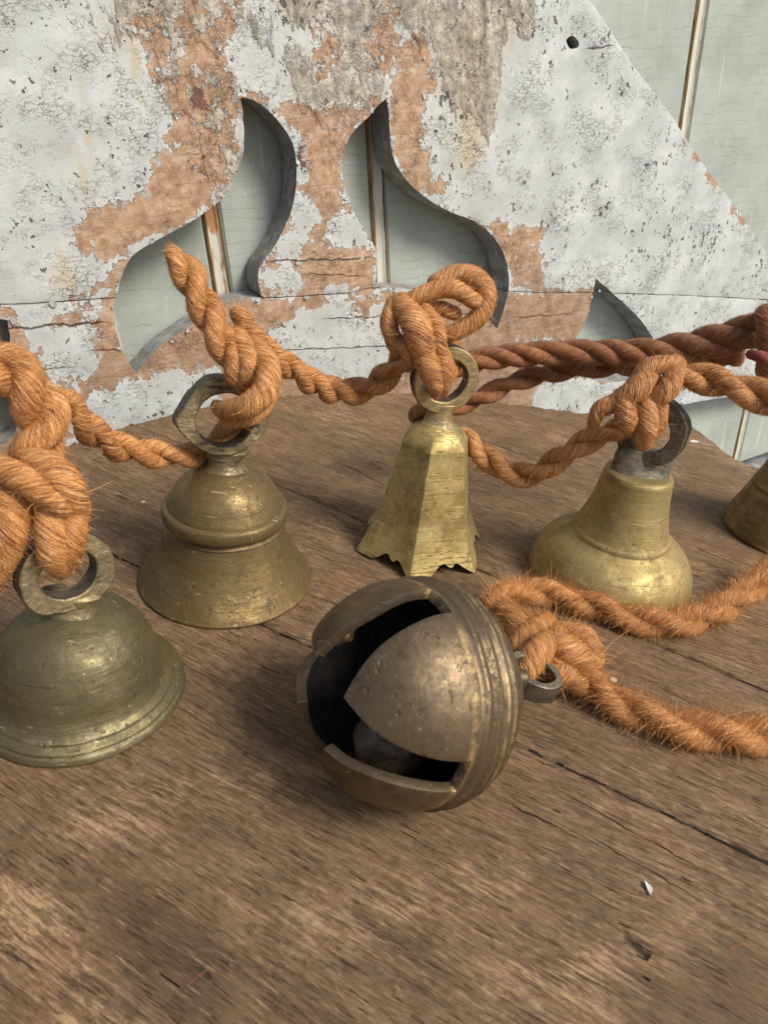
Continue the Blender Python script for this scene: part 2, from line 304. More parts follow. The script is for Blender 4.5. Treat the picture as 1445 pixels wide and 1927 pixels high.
# ---- metals
def mat_brass(name, bright, mid, dark, dull=0.5, rough=0.42, ring=1.0, dents=1.0, file_marks=False, bands=None, pale_amt=0.25, scr_amt=0.5):
    g = G(name); o = g.obj()
    rings = g.noise(g.map(o, scale=(0.05, 0.05, 1)), 1500, 3, 0.65)
    rings2 = g.noise(g.map(o, scale=(0.14, 0.14, 1)), 420, 4, 0.65)
    scr = g.noise(g.map(o, rot=(0.5, 0.4, 0.8), scale=(0.05, 1, 1)), 1100, 3, 0.6)
    blot = g.noise(o, 110, 6, 0.68, 0.4); fine = g.noise(o, 620, 5, 0.7)
    t = g.op('ADD', g.op('MULTIPLY', blot, 0.55), g.op('MULTIPLY', fine, 0.25)); t = g.op('ADD', t, g.op('MULTIPLY', rings2, 0.20*ring))
    c = g.ramp(t, [(0.34, dark), (0.52, mid), (0.66, bright)])
    pv_ = g.vop('ADD', o, g.vop('SCALE', g.noise(o, 900, 2, 0.6, col=True), scale=0.0016)); pit = g.rng(g.op('SUBTRACT', g.op('MULTIPLY', g.rng(g.sep(g.voro(pv_, 520, out='Color'))[0], 0.90, 1.0), 0.28), g.voro(pv_, 520)), -0.10, 0.02, 0, 0.4)
    grime = g.rng(g.noise(o, 240, 7, 0.75, 0.6), 0.55, 0.68)
    c = g.mix(g.op('MULTIPLY', grime, 0.32), c, tuple(0.8*x for x in dark))
    c = g.mix(g.op('MULTIPLY', pit, 0.85), c, (0.035, 0.028, 0.015))
    pale = g.rng(g.noise(g.map(o, loc=(.3, .2, .1)), 170, 7, 0.78, 1.2), 0.60, 0.72, 0, pale_amt)
    c = g.mix(pale, c, tuple(min(1, 1.3*x+0.06) for x in bright))
    c = g.mix(g.op('MULTIPLY', g.rng(rings, 0.62, 0.72), 0.6*ring), c, (0.05, 0.04, 0.018))
    c = g.mix(g.op('MULTIPLY', g.rng(scr, 0.64, 0.72), scr_amt), c, (0.72, 0.60, 0.36))
    film = g.rng(t, 0.36, 0.62, 1, 0)
    metal = g.op('SUBTRACT', 1.0, g.op('MULTIPLY', g.op('ADD', g.op('MULTIPLY', film, 0.72), 0.4), dull))
    rr = g.op('ADD', rough-0.04, g.op('ADD', g.op('MULTIPLY', film, 0.2), g.op('MULTIPLY', fine, 0.12)))
    h = g.op('ADD', g.op('MULTIPLY', rings, 0.35*ring), g.op('MULTIPLY', rings2, 0.5*ring)); h = g.op('ADD', h, g.op('MULTIPLY', fine, 0.25)); h = g.op('SUBTRACT', h, pit)
    h = g.op('ADD', h, g.op('MULTIPLY', g.noise(o, 190, 3, 0.5), 1.2*dents))
    h = g.op('SUBTRACT', h, g.op('MULTIPLY', grime, 0.3))
    if file_marks:
        fm = g.noise(g.map(o, rot=(0.0, 0.55, 0.15), scale=(0.07, 0.07, 1)), 1300, 3, 0.7); fk = g.rng(fm, 0.56, 0.72)
        c = g.mix(g.op('MULTIPLY', fk, 0.32), c, (0.16, 0.12, 0.045)); h = g.op('SUBTRACT', h, g.op('MULTIPLY', fk, 1.2))
        fl = g.rng(g.noise(g.map(o, rot=(0.0, 0.35, 0.3), scale=(0.07, 0.07, 1), loc=(.2, .4, .3)), 900, 3, 0.7), 0.62, 0.7); c = g.mix(g.op('MULTIPLY', fl, 0.5), c, (0.80, 0.68, 0.38))
    if bands:
        z = g.sep(o)[2]
        for (z0, wz, am) in bands:
            bd_ = g.rng(g.op('ABSOLUTE', g.op('SUBTRACT', z, z0)), 0.0, wz, 1, 0)
            bd_ = g.op('MULTIPLY', bd_, g.rng(g.noise(g.map(o, scale=(1, 1, 0.6)), 260, 5, 0.7), 0.40, 0.62))
            c = g.mix(g.op('MULTIPLY', bd_, am), c, (0.52, 0.38, 0.17))
    return g.out(c, rr, metal, g.bump(h, 0.00026, 0.9))
def mat_filed(name, bright, dark, metal=0.7):
    g = G(name); o = g.obj()
    fl = g.noise(g.map(o, rot=(0, 0.35, 0.2), scale=(0.12, 1, 1)), 900, 4, 0.65); bl = g.noise(o, 170, 6, 0.7)
    t = g.op('ADD', g.op('MULTIPLY', fl, 0.5), g.op('MULTIPLY', bl, 0.5))
    c = g.ramp(t, [(0.38, dark), (0.5, tuple(0.5*(a+b) for a, b in zip(bright, dark))), (0.64, bright)])
    gn = g.rng(g.noise(o, 130, 4, 0.6), 0.62, 0.72, 0, 0.5); c = g.mix(gn, c, (0.03, 0.045, 0.038))
    return g.out(c, g.rng(t, 0.4, 0.6, 0.62, 0.42), g.rng(t, 0.38, 0.56, 0.25, metal), g.bump(t, 0.0008, 0.8))
# ---- cord
def mat_cord(name, stops, fuzz=False):
    g = G(name)
    if fuzz:
        f = g.attr('shade'); c = g.ramp(f, stops)
        return g.out(c, 0.45, 0, None, **{'Specular IOR Level': 0.35, 'Subsurface Weight': 0.0})
    v = g.attr('fib', True)
    a = g.noise(g.map(v, scale=(1, 1, 0.10)), 1500, 3, 0.6); b = g.noise(g.map(v, scale=(1, 1, 0.22)), 480, 3, 0.6)
    big = g.noise(g.obj(), 70, 5, 0.65)
    t = g.op('ADD', g.op('MULTIPLY', a, 0.42), g.op('ADD', g.op('MULTIPLY', b, 0.26), g.op('MULTIPLY', big, 0.32)))
    c = g.ramp(t, stops)
    h = g.op('ADD', a, g.op('MULTIPLY', b, 1.3))
    return g.out(c, 0.42, 0, g.bump(h, 0.0009, 1.0), **{'Specular IOR Level': 0.6, 'Sheen Weight': 0.25, 'Sheen Roughness': 0.4, 'Sheen Tint': (1, 0.7, 0.4, 1)})

# ================================================================ tabletop
M_gable, M_cut, M_sage, M_bead = mat_gable(), mat_cut(), mat_sage(), mat_bead()
def grain_xy(x, y):
    p = on(x, y); c, s = math.cos(-GRAIN), math.sin(-GRAIN)
    return p[0]*c - p[1]*s, p[0]*s + p[1]*c
def crack(x0, y0, x1, y1, wd):
    a, b = grain_xy(x0, y0), grain_xy(x1, y1)
    return (*a, *b, wd)
cracks = [crack(60, 970, 1500, 1647, .00035), crack(840, 1045, 1500, 1323, .00030), crack(985, 1418, 1060, 1452, .0003),
          crack(870, 815, 1000, 860, .0004), crack(60, 1255, 130, 1290, .0003), crack(1290, 1020, 1400, 1070, .0004),
          crack(640, 870, 760, 930, .00035), crack(1260, 890, 1380, 915, .0003), crack(1040, 1480, 1330, 1640, .00022),
          crack(1090, 1560, 1330, 1700, .0002), crack(930, 1500, 1080, 1570, .00028)]
M_table = mat_table(cracks)
def px_poly(pts): return np.array([on(*p)[:2] for p in pts])
edge = px_poly([(-160, 925), (0, 866), (130, 833), (240, 797), (340, 771), (440, 752), (540, 742), (640, 738), (770, 736), (896, 750), (1000, 762), (1100, 774),
                (1200, 779), (1289, 788), (1335, 822), (1382, 859), (1439, 882), (1520, 930)])
e_d = []
for i in range(len(edge)-1):
    for k in range(8):
        e_d.append(edge[i]*(1-k/8)+edge[i+1]*k/8)
e_d.append(edge[-1]); e_d = np.array(e_d)
for i in range(len(e_d)):
    e_d[i] += np.array(mnoise.noise_vector(Vector((*(e_d[i]*140), 1.0)))[:2])*0.0007
rim = [*map(tuple, e_d), (0.30, 0.20), (0.30, -0.12), (-0.30, -0.12), (-0.30, 0.12)]
def inpoly(P, poly):
    x, y = P[:, 0], P[:, 1]; c = np.zeros(len(P), bool); j = len(poly)-1
    for i in range(len(poly)):
        xi, yi = poly[i]; xj, yj = poly[j]
        if yi != yj:
            c ^= ((yi > y) != (yj > y)) & (x < (xj-xi)*(y-yi)/(yj-yi)+xi)
        j = i
    return c
def sdist(P, poly):                                              # + inside, - outside
    poly = np.asarray(poly); d = np.full(len(P), 1e9)
    for i in range(len(poly)):
        a, b = poly[i], poly[(i+1) % len(poly)]; ab = b-a
        t = np.clip(((P-a)@ab)/max(ab@ab, 1e-12), 0, 1); d = np.minimum(d, np.linalg.norm(P-a-t[:, None]*ab, axis=1))
    return np.where(inpoly(P, poly), d, -d)
def cdt_sheet(outer, holes, step, lines=(), jitter=0.3):
    """triangulated sheet: outer polygon, holes and constraint lines, filled with a loose grid of points"""
    vs, es = [], []
    def add_loop(pts, closed=True):
        b = len(vs); vs.extend(map(tuple, pts)); n = len(pts)
        es.extend((b+i, b+(i+1) % n) for i in range(n if closed else n-1))
    add_loop(outer)
    for h in holes: add_loop(h)
    for l in lines: add_loop(l, False)
    O = np.array(outer); lo, hi = O.min(0), O.max(0)
    gx, gy = np.meshgrid(np.arange(lo[0], hi[0], step), np.arange(lo[1], hi[1], step))
    P = np.stack([gx.ravel(), gy.ravel()], 1) + (rng.random((gx.size, 2))-.5)*step*jitter
    keep = inpoly(P, O) & (sdist(P, O) > step*0.5)
    for h in holes:
        if len(h) > 2: keep &= sdist(P, h) < -step*0.5
    vs.extend(map(tuple, P[keep]))
    v, e, f, *_ = delaunay_2d_cdt([Vector(p) for p in vs], es, [], 0, 1e-7)
    v = np.array([tuple(p) for p in v]); f = np.array([tuple(t) for t in f if len(t) == 3])
    c = v[f].mean(1); k = inpoly(c, O)
    for h in holes: k &= ~inpoly(c, h)
    f = f[k]
    a = v[f]; cr = (a[:, 1, 0]-a[:, 0, 0])*(a[:, 2, 1]-a[:, 0, 1])-(a[:, 1, 1]-a[:, 0, 1])*(a[:, 2, 0]-a[:, 0, 0])
    f[cr < 0] = f[cr < 0][:, ::-1]
    return v, f
def extrude(v2, f, z0, z1, bevel=0.0):
    """sheet with front at z0, walls down to z1 and a back; returns verts, faces, material index (1 = walls)"""
    used = np.unique(f); mp = -np.ones(len(v2), int); mp[used] = np.arange(len(used)); v2 = v2[used]; f = mp[f]
    n = len(v2); cnt = {}
    for t in f:
        for a, b in ((t[0], t[1]), (t[1], t[2]), (t[2], t[0])): cnt[(a, b)] = 1
    bd = [(a, b) for (a, b) in cnt if (b, a) not in cnt]
    V3 = np.concatenate([np.c_[v2, np.full(n, z0)], np.c_[v2, np.full(n, z1)]])
    faces = [tuple(t) for t in f] + [tuple(t[::-1]+n) for t in f] + [(b, a, a+n, b+n) for a, b in bd]
    idx = [0]*len(f) + [1]*len(f) + [1]*len(bd)
    return V3, faces, idx, bd, used
def seam(x0, y0, x1, y1, seed):
    a, b = np.array(grain_xy(x0, y0)), np.array(grain_xy(x1, y1)); xs = np.arange(-0.62, 0.62, 0.004)
    ys = a[1]+(b[1]-a[1])*(xs-a[0])/(b[0]-a[0])+np.array([0.0009*mnoise.noise(Vector((x*35, seed, 0)))+0.00035*mnoise.noise(Vector((x*190, seed, 3))) for x in xs])
    return xs, ys
def to_grain(P): c, s_ = math.cos(-GRAIN), math.sin(-GRAIN); return np.stack([P[:, 0]*c-P[:, 1]*s_, P[:, 0]*s_+P[:, 1]*c], 1)
def from_grain(P): c, s_ = math.cos(GRAIN), math.sin(GRAIN); return np.stack([P[:, 0]*c-P[:, 1]*s_, P[:, 0]*s_+P[:, 1]*c], 1)
seams = [seam(205, 1038, 1450, 1624, 1.0), seam(880, 1062, 1450, 1302, 5.0)]
tv, tf = cdt_sheet(rim, [], 0.0032, [from_grain(np.stack(q, 1)) for q in seams])
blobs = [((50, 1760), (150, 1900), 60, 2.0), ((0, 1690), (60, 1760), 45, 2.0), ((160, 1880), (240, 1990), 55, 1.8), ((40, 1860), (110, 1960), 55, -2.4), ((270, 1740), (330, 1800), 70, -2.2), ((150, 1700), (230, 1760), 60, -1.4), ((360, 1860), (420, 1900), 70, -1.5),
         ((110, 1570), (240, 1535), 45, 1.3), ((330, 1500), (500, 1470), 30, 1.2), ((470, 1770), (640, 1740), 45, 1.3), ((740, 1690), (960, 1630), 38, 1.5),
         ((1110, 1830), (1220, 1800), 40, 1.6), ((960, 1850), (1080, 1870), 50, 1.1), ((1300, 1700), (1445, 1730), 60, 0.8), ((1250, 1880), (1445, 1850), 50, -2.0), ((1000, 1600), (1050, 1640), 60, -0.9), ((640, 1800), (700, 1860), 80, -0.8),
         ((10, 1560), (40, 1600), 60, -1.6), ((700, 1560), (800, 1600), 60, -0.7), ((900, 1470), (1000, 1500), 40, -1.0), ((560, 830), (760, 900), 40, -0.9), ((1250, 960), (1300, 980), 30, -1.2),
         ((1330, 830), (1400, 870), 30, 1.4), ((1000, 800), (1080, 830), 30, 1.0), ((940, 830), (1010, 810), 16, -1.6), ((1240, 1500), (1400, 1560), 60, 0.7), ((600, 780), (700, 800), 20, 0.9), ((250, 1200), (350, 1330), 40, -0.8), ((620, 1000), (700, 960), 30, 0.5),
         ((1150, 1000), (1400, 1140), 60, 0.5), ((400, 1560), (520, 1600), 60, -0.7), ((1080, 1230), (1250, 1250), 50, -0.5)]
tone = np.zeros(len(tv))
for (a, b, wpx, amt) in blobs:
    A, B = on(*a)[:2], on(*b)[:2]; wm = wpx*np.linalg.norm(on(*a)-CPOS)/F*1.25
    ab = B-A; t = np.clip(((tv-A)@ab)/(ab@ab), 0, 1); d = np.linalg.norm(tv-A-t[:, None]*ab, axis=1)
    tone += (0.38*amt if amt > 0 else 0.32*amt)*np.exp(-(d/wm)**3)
table = thing('wooden_table', 'worn brown wooden tabletop with long cracks and pale patches under the bells', 'table', loc=(0, 0, 0))
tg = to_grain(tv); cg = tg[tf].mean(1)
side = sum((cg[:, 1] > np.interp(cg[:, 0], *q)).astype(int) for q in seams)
on_seam = np.zeros(len(tv), bool)
for q in seams: on_seam |= np.abs(tg[:, 1]-np.interp(tg[:, 0], *q)) < 2e-6
for k in range(3):
    t2 = tg.copy()
    for i in np.where(on_seam)[0]:                               # each board keeps a little off the seam
        near = min(range(2), key=lambda q: abs(tg[i, 1]-np.interp(tg[i, 0], *seams[q]))); a = math.copysign(1, k-0.5-near)
        t2[i, 1] += a*(0.00024+0.00026*max(0, mnoise.noise(Vector((tg[i, 0]*28, near*7.0, 2)))+0.25))
    V3, fc, mi, bd, used = extrude(from_grain(t2), tf[side == k], 0.0, -0.028)
    tn = tone[used]; n0 = len(tn); sm_ = on_seam[used]
    for i in range(n0):                                          # gentle hollows of a worn top, rounded lip
        V3[i, 2] += -0.0002 + 0.00025*mnoise.noise(Vector((V3[i, 0]*18, V3[i, 1]*40, 0)))
    for a, b in bd: V3[a, 2] = V3[a, 2]-0.00025 if sm_[a] else -0.0016
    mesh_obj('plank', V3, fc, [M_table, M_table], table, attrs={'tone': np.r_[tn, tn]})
ped = [(-0.2, -0.1), (0.2, -0.1), (0.12, 0.2), (-0.02, 0.32), (-0.12, 0.2)]
pv, pf = cdt_sheet(ped, [], 0.05); PV, pfc, *_ = extrude(pv, pf, -0.0285, -0.12)
mesh_obj('table_base', PV, pfc, M_table, table, attrs={'tone': np.zeros(len(PV))})
shelf = mesh_obj('ground', [(-2, -2, -0.1205), (2, -2, -0.1205), (2, 2, -0.1205), (-2, 2, -0.1205)], [(0, 1, 2, 3)], M_cut, kind='structure')

# ================================================================ gable board
def catmull(pts, k=4, closed=True, corners=()):
    P = [np.array(p, float) for p in pts]; n = len(P); out = []
    rngi = range(n if closed else n-1)
    for i in rngi:
        p0, p1, p2, p3 = P[(i-1) % n], P[i], P[(i+1) % n], P[(i+2) % n]
        if not closed and i == 0: p0 = p1
        if not closed and i == n-2: p3 = p2
        if i in corners: p0 = p1
        if (i+1) % n in corners: p3 = p2
        for j in range(k):
            t = j/k; out.append(0.5*((2*p1)+(-p0+p2)*t+(2*p0-5*p1+4*p2-p3)*t*t+(-p0+3*p1-3*p2+p3)*t**3))
    if not closed: out.append(P[-1])
    return out
def rough(pts, a=0.00022, s=300):
    return [p + np.array(mnoise.noise_vector(Vector((p[0]*s, p[1]*s, 2.2)))[:2])*a for p in pts]
def hole(px, corners, k=4):
    return rough(catmull([bo(*p) for p in px], k, True, corners))[::-1]
hl = [(453, 183), (457, 205), (459, 235), (460, 265), (455, 300), (443, 332), (427, 365), (404, 387), (375, 408), (335, 431), (300, 450), (255, 477), (236, 505), (223, 546), (215, 588), (221, 628), (232, 662), (250, 694), (257, 703),
      (268, 691), (300, 655), (330, 634), (360, 613), (400, 590), (424, 572), (440, 566), (497, 560), (491, 553), (486, 519), (497, 490), (518, 462), (533, 434), (547, 402), (556, 367), (559, 330), (557, 297), (550, 267), (535, 241), (515, 217), (494, 198), (472, 187)]
hr = [(727, 187), (732, 210), (733, 238), (736, 272), (743, 303), (757, 328), (779, 353), (807, 376), (835, 392), (861, 404), (888, 414), (911, 429), (931, 449), (947, 474), (956, 506), (957, 545), (950, 582), (937, 619),
      (915, 598), (880, 572), (840, 555), (800, 547), (760, 544), (704, 540), (709, 520), (709, 490), (706, 466), (698, 452), (684, 430), (673, 410), (662, 390), (653, 365), (647, 345), (644, 320), (646, 297), (652, 275), (661, 255), (672, 240), (690, 224), (706, 205), (719, 192)]
h3 = [(1121, 524), (1136, 537), (1171, 567), (1202, 597), (1227, 632), (1240, 662), (1228, 692), (1190, 714), (1140, 720), (1095, 706), (1072, 680), (1081, 647), (1091, 627), (1104, 602), (1111, 577), (1116, 552)]
h4 = [(-40, 605), (15, 603), (19, 630), (22, 662), (-40, 670)]
h5 = [(-40, 735), (5, 736), (24, 755), (34, 788), (28, 818), (8, 836), (-40, 850)]
hn = [(1066, 76), (1077, 67), (1089, 78), (1086, 90), (1072, 91)]
holes = [hole(hl, (0, 18, 25, 26)), hole(hr, (0, 17, 23)), hole(h3, (0,)), hole(h4, (1, 3)), hole(h5, ()), hole(hn, (), 5)]
outer_px = [(-120, -120), (1032, -110), (1070, -50), (1110, 0), (1132, 32), (1160, 76), (1190, 122), (1228, 170), (1270, 228), (1300, 276), (1340, 331), (1400, 411), (1445, 481), (1500, 560), (1580, 690),
            (1500, 722), (1445, 738), (1340, 752), (1222, 772), (1100, 800), (800, 850), (400, 950), (-120, 1000)]
outer = []
for i in range(len(outer_px)):
    a, b = bo(*outer_px[i]), bo(*outer_px[(i+1) % len(outer_px)]); m = max(1, int(np.linalg.norm(b-a)/0.004))
    outer += [a*(1-j/m)+b*j/m for j in range(m)]
outer = rough(outer, 0.0005, 160)[::1]
A2 = np.array(outer)
if 0.5*np.sum(A2[:, 0]*np.roll(A2[:, 1], -1)-np.roll(A2[:, 0], -1)*A2[:, 1]) < 0: outer = outer[::-1]
joint_px = [(-118, 573), (30, 571), (125, 566), (217, 560), (320, 559), (430, 562), (497, 560), (560, 557), (600, 554), (660, 550), (704, 541), (800, 545), (957, 548), (1030, 550), (1117, 550), (1180, 552), (1300, 556), (1420, 562), (1500, 566)]
J = np.array([bo(*p) for p in joint_px]); Jd = np.array(catmull(J, 8, False))
Jr = np.array(rough(list(Jd), 0.0003, 220))
gv, gf = cdt_sheet(outer, holes, 0.0042, [list(Jr)])
gc = gv[gf].mean(1)
upper = gc[:, 1] > np.interp(gc[:, 0], Jr[:, 0], Jr[:, 1])
def B(pts): return np.array([bo(*p) for p in pts])
bare_p = [[(300, 140), (330, 240), (290, 300), (275, 360), (150, 402), (165, 430), (130, 460), (150, 482), (220, 492), (250, 470), (335, 425), (430, 362), (455, 300), (455, 190), (430, 110), (455, 0), (340, 0), (345, 90)],
          [(455, 180), (560, 240), (565, 330), (555, 400), (520, 450), (490, 500), (490, 560), (705, 548), (705, 490), (690, 440), (650, 390), (640, 330), (650, 270), (700, 215), (720, 185), (640, 205), (540, 190)],
          [(722, 180), (735, 240), (738, 290), (760, 340), (800, 375), (832, 372), (818, 320), (790, 250), (800, 200), (815, 100), (800, 40), (760, 100), (740, 150)],
          [(890, 418), (960, 490), (957, 552), (1032, 550), (1025, 500), (1003, 470), (1022, 432), (960, 425)],
          [(-100, 575), (60, 615), (215, 560), (500, 560), (700, 552), (957, 552), (1130, 548), (1110, 600), (1080, 700), (1180, 730), (1180, 790), (800, 850), (300, 900), (-100, 980)],
          [(195, 490), (250, 475), (225, 540), (212, 590), (225, 660), (258, 705), (170, 700), (182, 620), (120, 590), (190, 540)],
          [(1285, 268), (1310, 300), (1345, 345), (1335, 322), (1300, 276)], [(1320, 310), (1400, 425), (1447, 490), (1440, 470), (1340, 328)],
          [(280, 0), (340, 60), (300, 170), (250, 60)], [(620, 0), (640, 120), (560, 180), (600, 60)], [(700, 0), (760, 0), (740, 140), (700, 150)]]
white_p = [[(120, 615), (178, 612), (178, 690), (150, 720), (160, 770), (90, 700), (50, 630)], [(100, 770), (240, 712), (330, 700), (420, 682), (420, 770), (340, 800), (150, 860)], [(500, 630), (580, 580), (640, 562), (690, 592), (740, 562), (790, 590), (740, 680), (700, 735), (600, 735), (550, 690)],
           [(1000, 750), (1050, 712), (1180, 725), (1190, 790), (1000, 800)], [(550, 395), (585, 385), (600, 410), (560, 480), (500, 500), (520, 460)], [(610, 425), (645, 385), (680, 430), (705, 470), (650, 480), (612, 460)], [(495, 515), (545, 490), (575, 515), (560, 540), (500, 556)],
           [(30, 555), (200, 545), (195, 590), (30, 605)], [(640, 335), (650, 330), (652, 352), (640, 350)], [(880, 600), (930, 640), (960, 600), (1100, 640), (1080, 720), (880, 720)][:0] or [(985, 640), (1030, 640), (1060, 655), (990, 660)],
           [(1250, 560), (1445, 500), (1445, 740), (1250, 770)]]
crust_p = [[(190, -20), (470, -20), (460, 60), (330, 90), (215, 40)], [(500, -20), (1010, -20), (985, 60), (930, 120), (720, 60), (520, 50)], [(360, 120), (450, 150), (458, 300), (430, 368), (392, 330), (372, 250), (320, 200), (300, 90)], [(540, 90), (720, 160), (690, 215), (620, 222), (540, 170)], [(830, 0), (965, 0), (950, 130), (900, 260), (840, 200), (815, 100)], [(640, 0), (740, 0), (720, 150), (650, 130)], [(210, 0), (300, 0), (290, 110), (220, 80)]]
yel_p = [[(120, -20), (200, -20), (200, 380), (120, 380)], [(220, 0), (300, 0), (290, 300), (240, 300)], [(640, -20), (700, -20), (700, 120), (640, 120)], [(820, -20), (960, -20), (930, 330), (850, 340)], [(100, 430), (220, 470), (160, 600), (20, 560)]]
def field(P, polys, cap=1.6):
    f = np.full(len(P), -9.0)
    for p in polys: f = np.maximum(f, sdist(P, B(p))*100)
    return np.clip(f, -cap, cap)
f_bare = np.minimum(field(gv, bare_p), -field(gv, white_p)); f_crust = field(gv, crust_p); f_yel = field(gv, yel_p, 2.5)
MB = Matrix(((U[0], V[0], NB[0], PB[0]), (U[1], V[1], NB[1], PB[1]), (U[2], V[2], NB[2], PB[2]), (0, 0, 0, 1)))
gable = thing('gable_board', 'old sawn gable board with flame shaped cutouts and peeling white paint', 'wood trim', mat=MB)
TH = 0.019
jset = set()
for i in range(len(gv)):
    if abs(np.interp(gv[i, 0], Jr[:, 0], Jr[:, 1])-gv[i, 1]) < 1e-6: jset.add(i)
for name, sel, sh in (('plank', upper, 0.0), ('plank', ~upper, -0.0007)):
    v2 = gv.copy()
    if sh:
        for i in jset: v2[i, 1] += sh*(0.5+0.7*abs(mnoise.noise(Vector((v2[i, 0]*90, 0, 0)))))
    V3, fc, mi, bd, used = extrude(v2, gf[sel], 0.0 if not sh else -0.0006, -TH)
    n0 = len(used)
    for i in range(n0): V3[i, 2] += 0.0005*mnoise.noise(Vector((V3[i, 0]*40, V3[i, 1]*90, 1)))
    for a, b in bd: V3[a, 2] -= 0.0003
    at_ = {k: np.r_[f[used], f[used]] for k, f in (('bare', f_bare), ('crust', f_crust), ('yellow', f_yel))}
    o = mesh_obj(name, V3, fc, [M_gable, M_cut], gable, attrs=at_, mat_idx=mi)
    sharpen(o, 40)

vs, fs = [], []
def chip(s0, t0, size, lift, z0=0.0003):
    b = len(vs); n = random.randint(6, 9); a0 = random.random()*6.28; asp = random.uniform(0.45, 0.9); tilt = random.random()*6.28
    rad = [size*random.uniform(0.6, 1.15) for _ in range(n)]
    def hgt(x, y): q = (x*math.cos(tilt)+y*math.sin(tilt))/size; return z0+lift*max(0.0, q+0.25)**2
    vs.append((s0, t0, hgt(0, 0)))
    for k in range(n):
        a = 6.283*k/n; x, y = rad[k]*math.cos(a), asp*rad[k]*math.sin(a); x, y = x*math.cos(a0)-y*math.sin(a0), x*math.sin(a0)+y*math.cos(a0)
        vs.append((s0+x*0.55, t0+y*0.55, hgt(x*.55, y*.55))); vs.append((s0+x, t0+y, hgt(x, y)))
    for k in range(n):
        k2 = (k+1) % n; p, q, p2, q2 = b+1+2*k, b+2+2*k, b+1+2*k2, b+2+2*k2; fs.extend([(b, p, p2), (p, q, q2, p2)])
away_ = np.min([np.abs(sdist(gv, np.array(h))) for h in holes], axis=0) > 0.003
cand = [i for i in range(len(gv)) if abs(f_bare[i]) < 0.5 and away_[i] and inpoly(gv[i:i+1], np.array(outer))[0]]
random.shuffle(cand)
for i in cand[:110]:
    chip(gv[i, 0]+random.uniform(-.002, .002), gv[i, 1]+random.uniform(-.002, .002), random.choice((0.0006, 0.0009, 0.0012, 0.0018)), random.uniform(0.0001, 0.0004), 0.00015)
for h in holes[:3]:
    H_ = np.array(h); cen = H_.mean(0)
    for i in range(0, len(H_), 2):
        if random.random() < 0.28:
            d = H_[i]-H_[i-1]; nrm_ = np.array([-d[1], d[0]]); nrm_ /= np.linalg.norm(nrm_)+1e-9
            if inpoly((H_[i]+nrm_*0.001)[None], H_)[0]: nrm_ = -nrm_
            c_ = H_[i]+nrm_*0.0008; chip(c_[0], c_[1], random.uniform(0.0007, 0.0015), random.uniform(0.0002, 0.0006), 0.0002)
gp = G('loose_white_paint'); M_loose = gp.out(gp.ramp(gp.noise(gp.obj(), 240, 4, 0.6), [(0.3, (0.34, 0.34, 0.31)), (0.6, (0.48, 0.50, 0.48)), (0.75, (0.56, 0.56, 0.50))]), 0.7)
mesh_obj('loose_paint', vs, fs, M_loose, gable, smooth=True, kind='stuff')

# ================================================================ beadboard behind
bead_root = thing('beadboard_panel', 'sage green crackled beadboard panel with worn beads standing behind the gable board', 'panel', mat=MB)
ZB = -0.0215
def sb(x, y): return bo(x, y, -ZB)
beads = [-0.19, -0.088, sb(404, 450)[0], sb(714, 440)[0], 0.5*(sb(714, 440)[0]+sb(1300, 150)[0])-0.002, sb(1300, 150)[0], sb(1398, 800)[0], 0.58, 0.68]
T0, T1 = sb(1400, 866)[1], 0.30
lo = [-0.24]+beads; hi = beads+[0.78]
BW = 0.0046
for a, b in zip(lo, hi):
    x0, x1 = a+BW, b-BW; z = ZB + random.uniform(-.0003, .0003); c = 0.0012
    vs, fs = [], []
    ts = np.linspace(T0, T1, 24)
    pr = [(x0, z-0.012), (x0, z-c), (x0+c, z)] + [(x0+c+(x1-x0-2*c)*k/6, z) for k in range(1, 6)] + [(x1-c, z), (x1, z-c), (x1, z-0.012)]
    for t in ts:
        for (x, zz) in pr: vs.append((x, t, zz))
    m = len(pr)
    for i in range(len(ts)-1):
        for j in range(m-1): fs.append((i*m+j, i*m+j+1, (i+1)*m+j+1, (i+1)*m+j))
    fs.append(tuple(range(m))[::-1])
    sharpen(mesh_obj('plank', vs, fs, M_sage, bead_root), 30)
for a in beads:
    vs, fs, ed = [], [], []
    ts = np.linspace(T0, T1, 90); pr = []
    # two rolls with a flat between, deep quirks to either side
    for k in range(19):
        x = -0.0043+0.0086*k/18; ax = abs(x)
        if ax > 0.0036: z = -0.0035
        else: z = -0.0004 + 0.0010*math.exp(-((ax-0.0026)/0.0007)**2)
        pr.append((x, z, min(1.0, max(0, (ax-0.0012)/0.0022))))
    m = len(pr)
    for t in ts:
        for (x, z, e) in pr:
            vs.append((a+x, t, ZB+z+0.00025*mnoise.noise(Vector((x*900, t*160, a*50))))); ed.append(e)
    for i in range(len(ts)-1):
        for j in range(m-1): fs.append((i*m+j, i*m+j+1, (i+1)*m+j+1, (i+1)*m+j))
    mesh_obj('bead', vs, fs, M_bead, bead_root, attrs={'edge': ed})

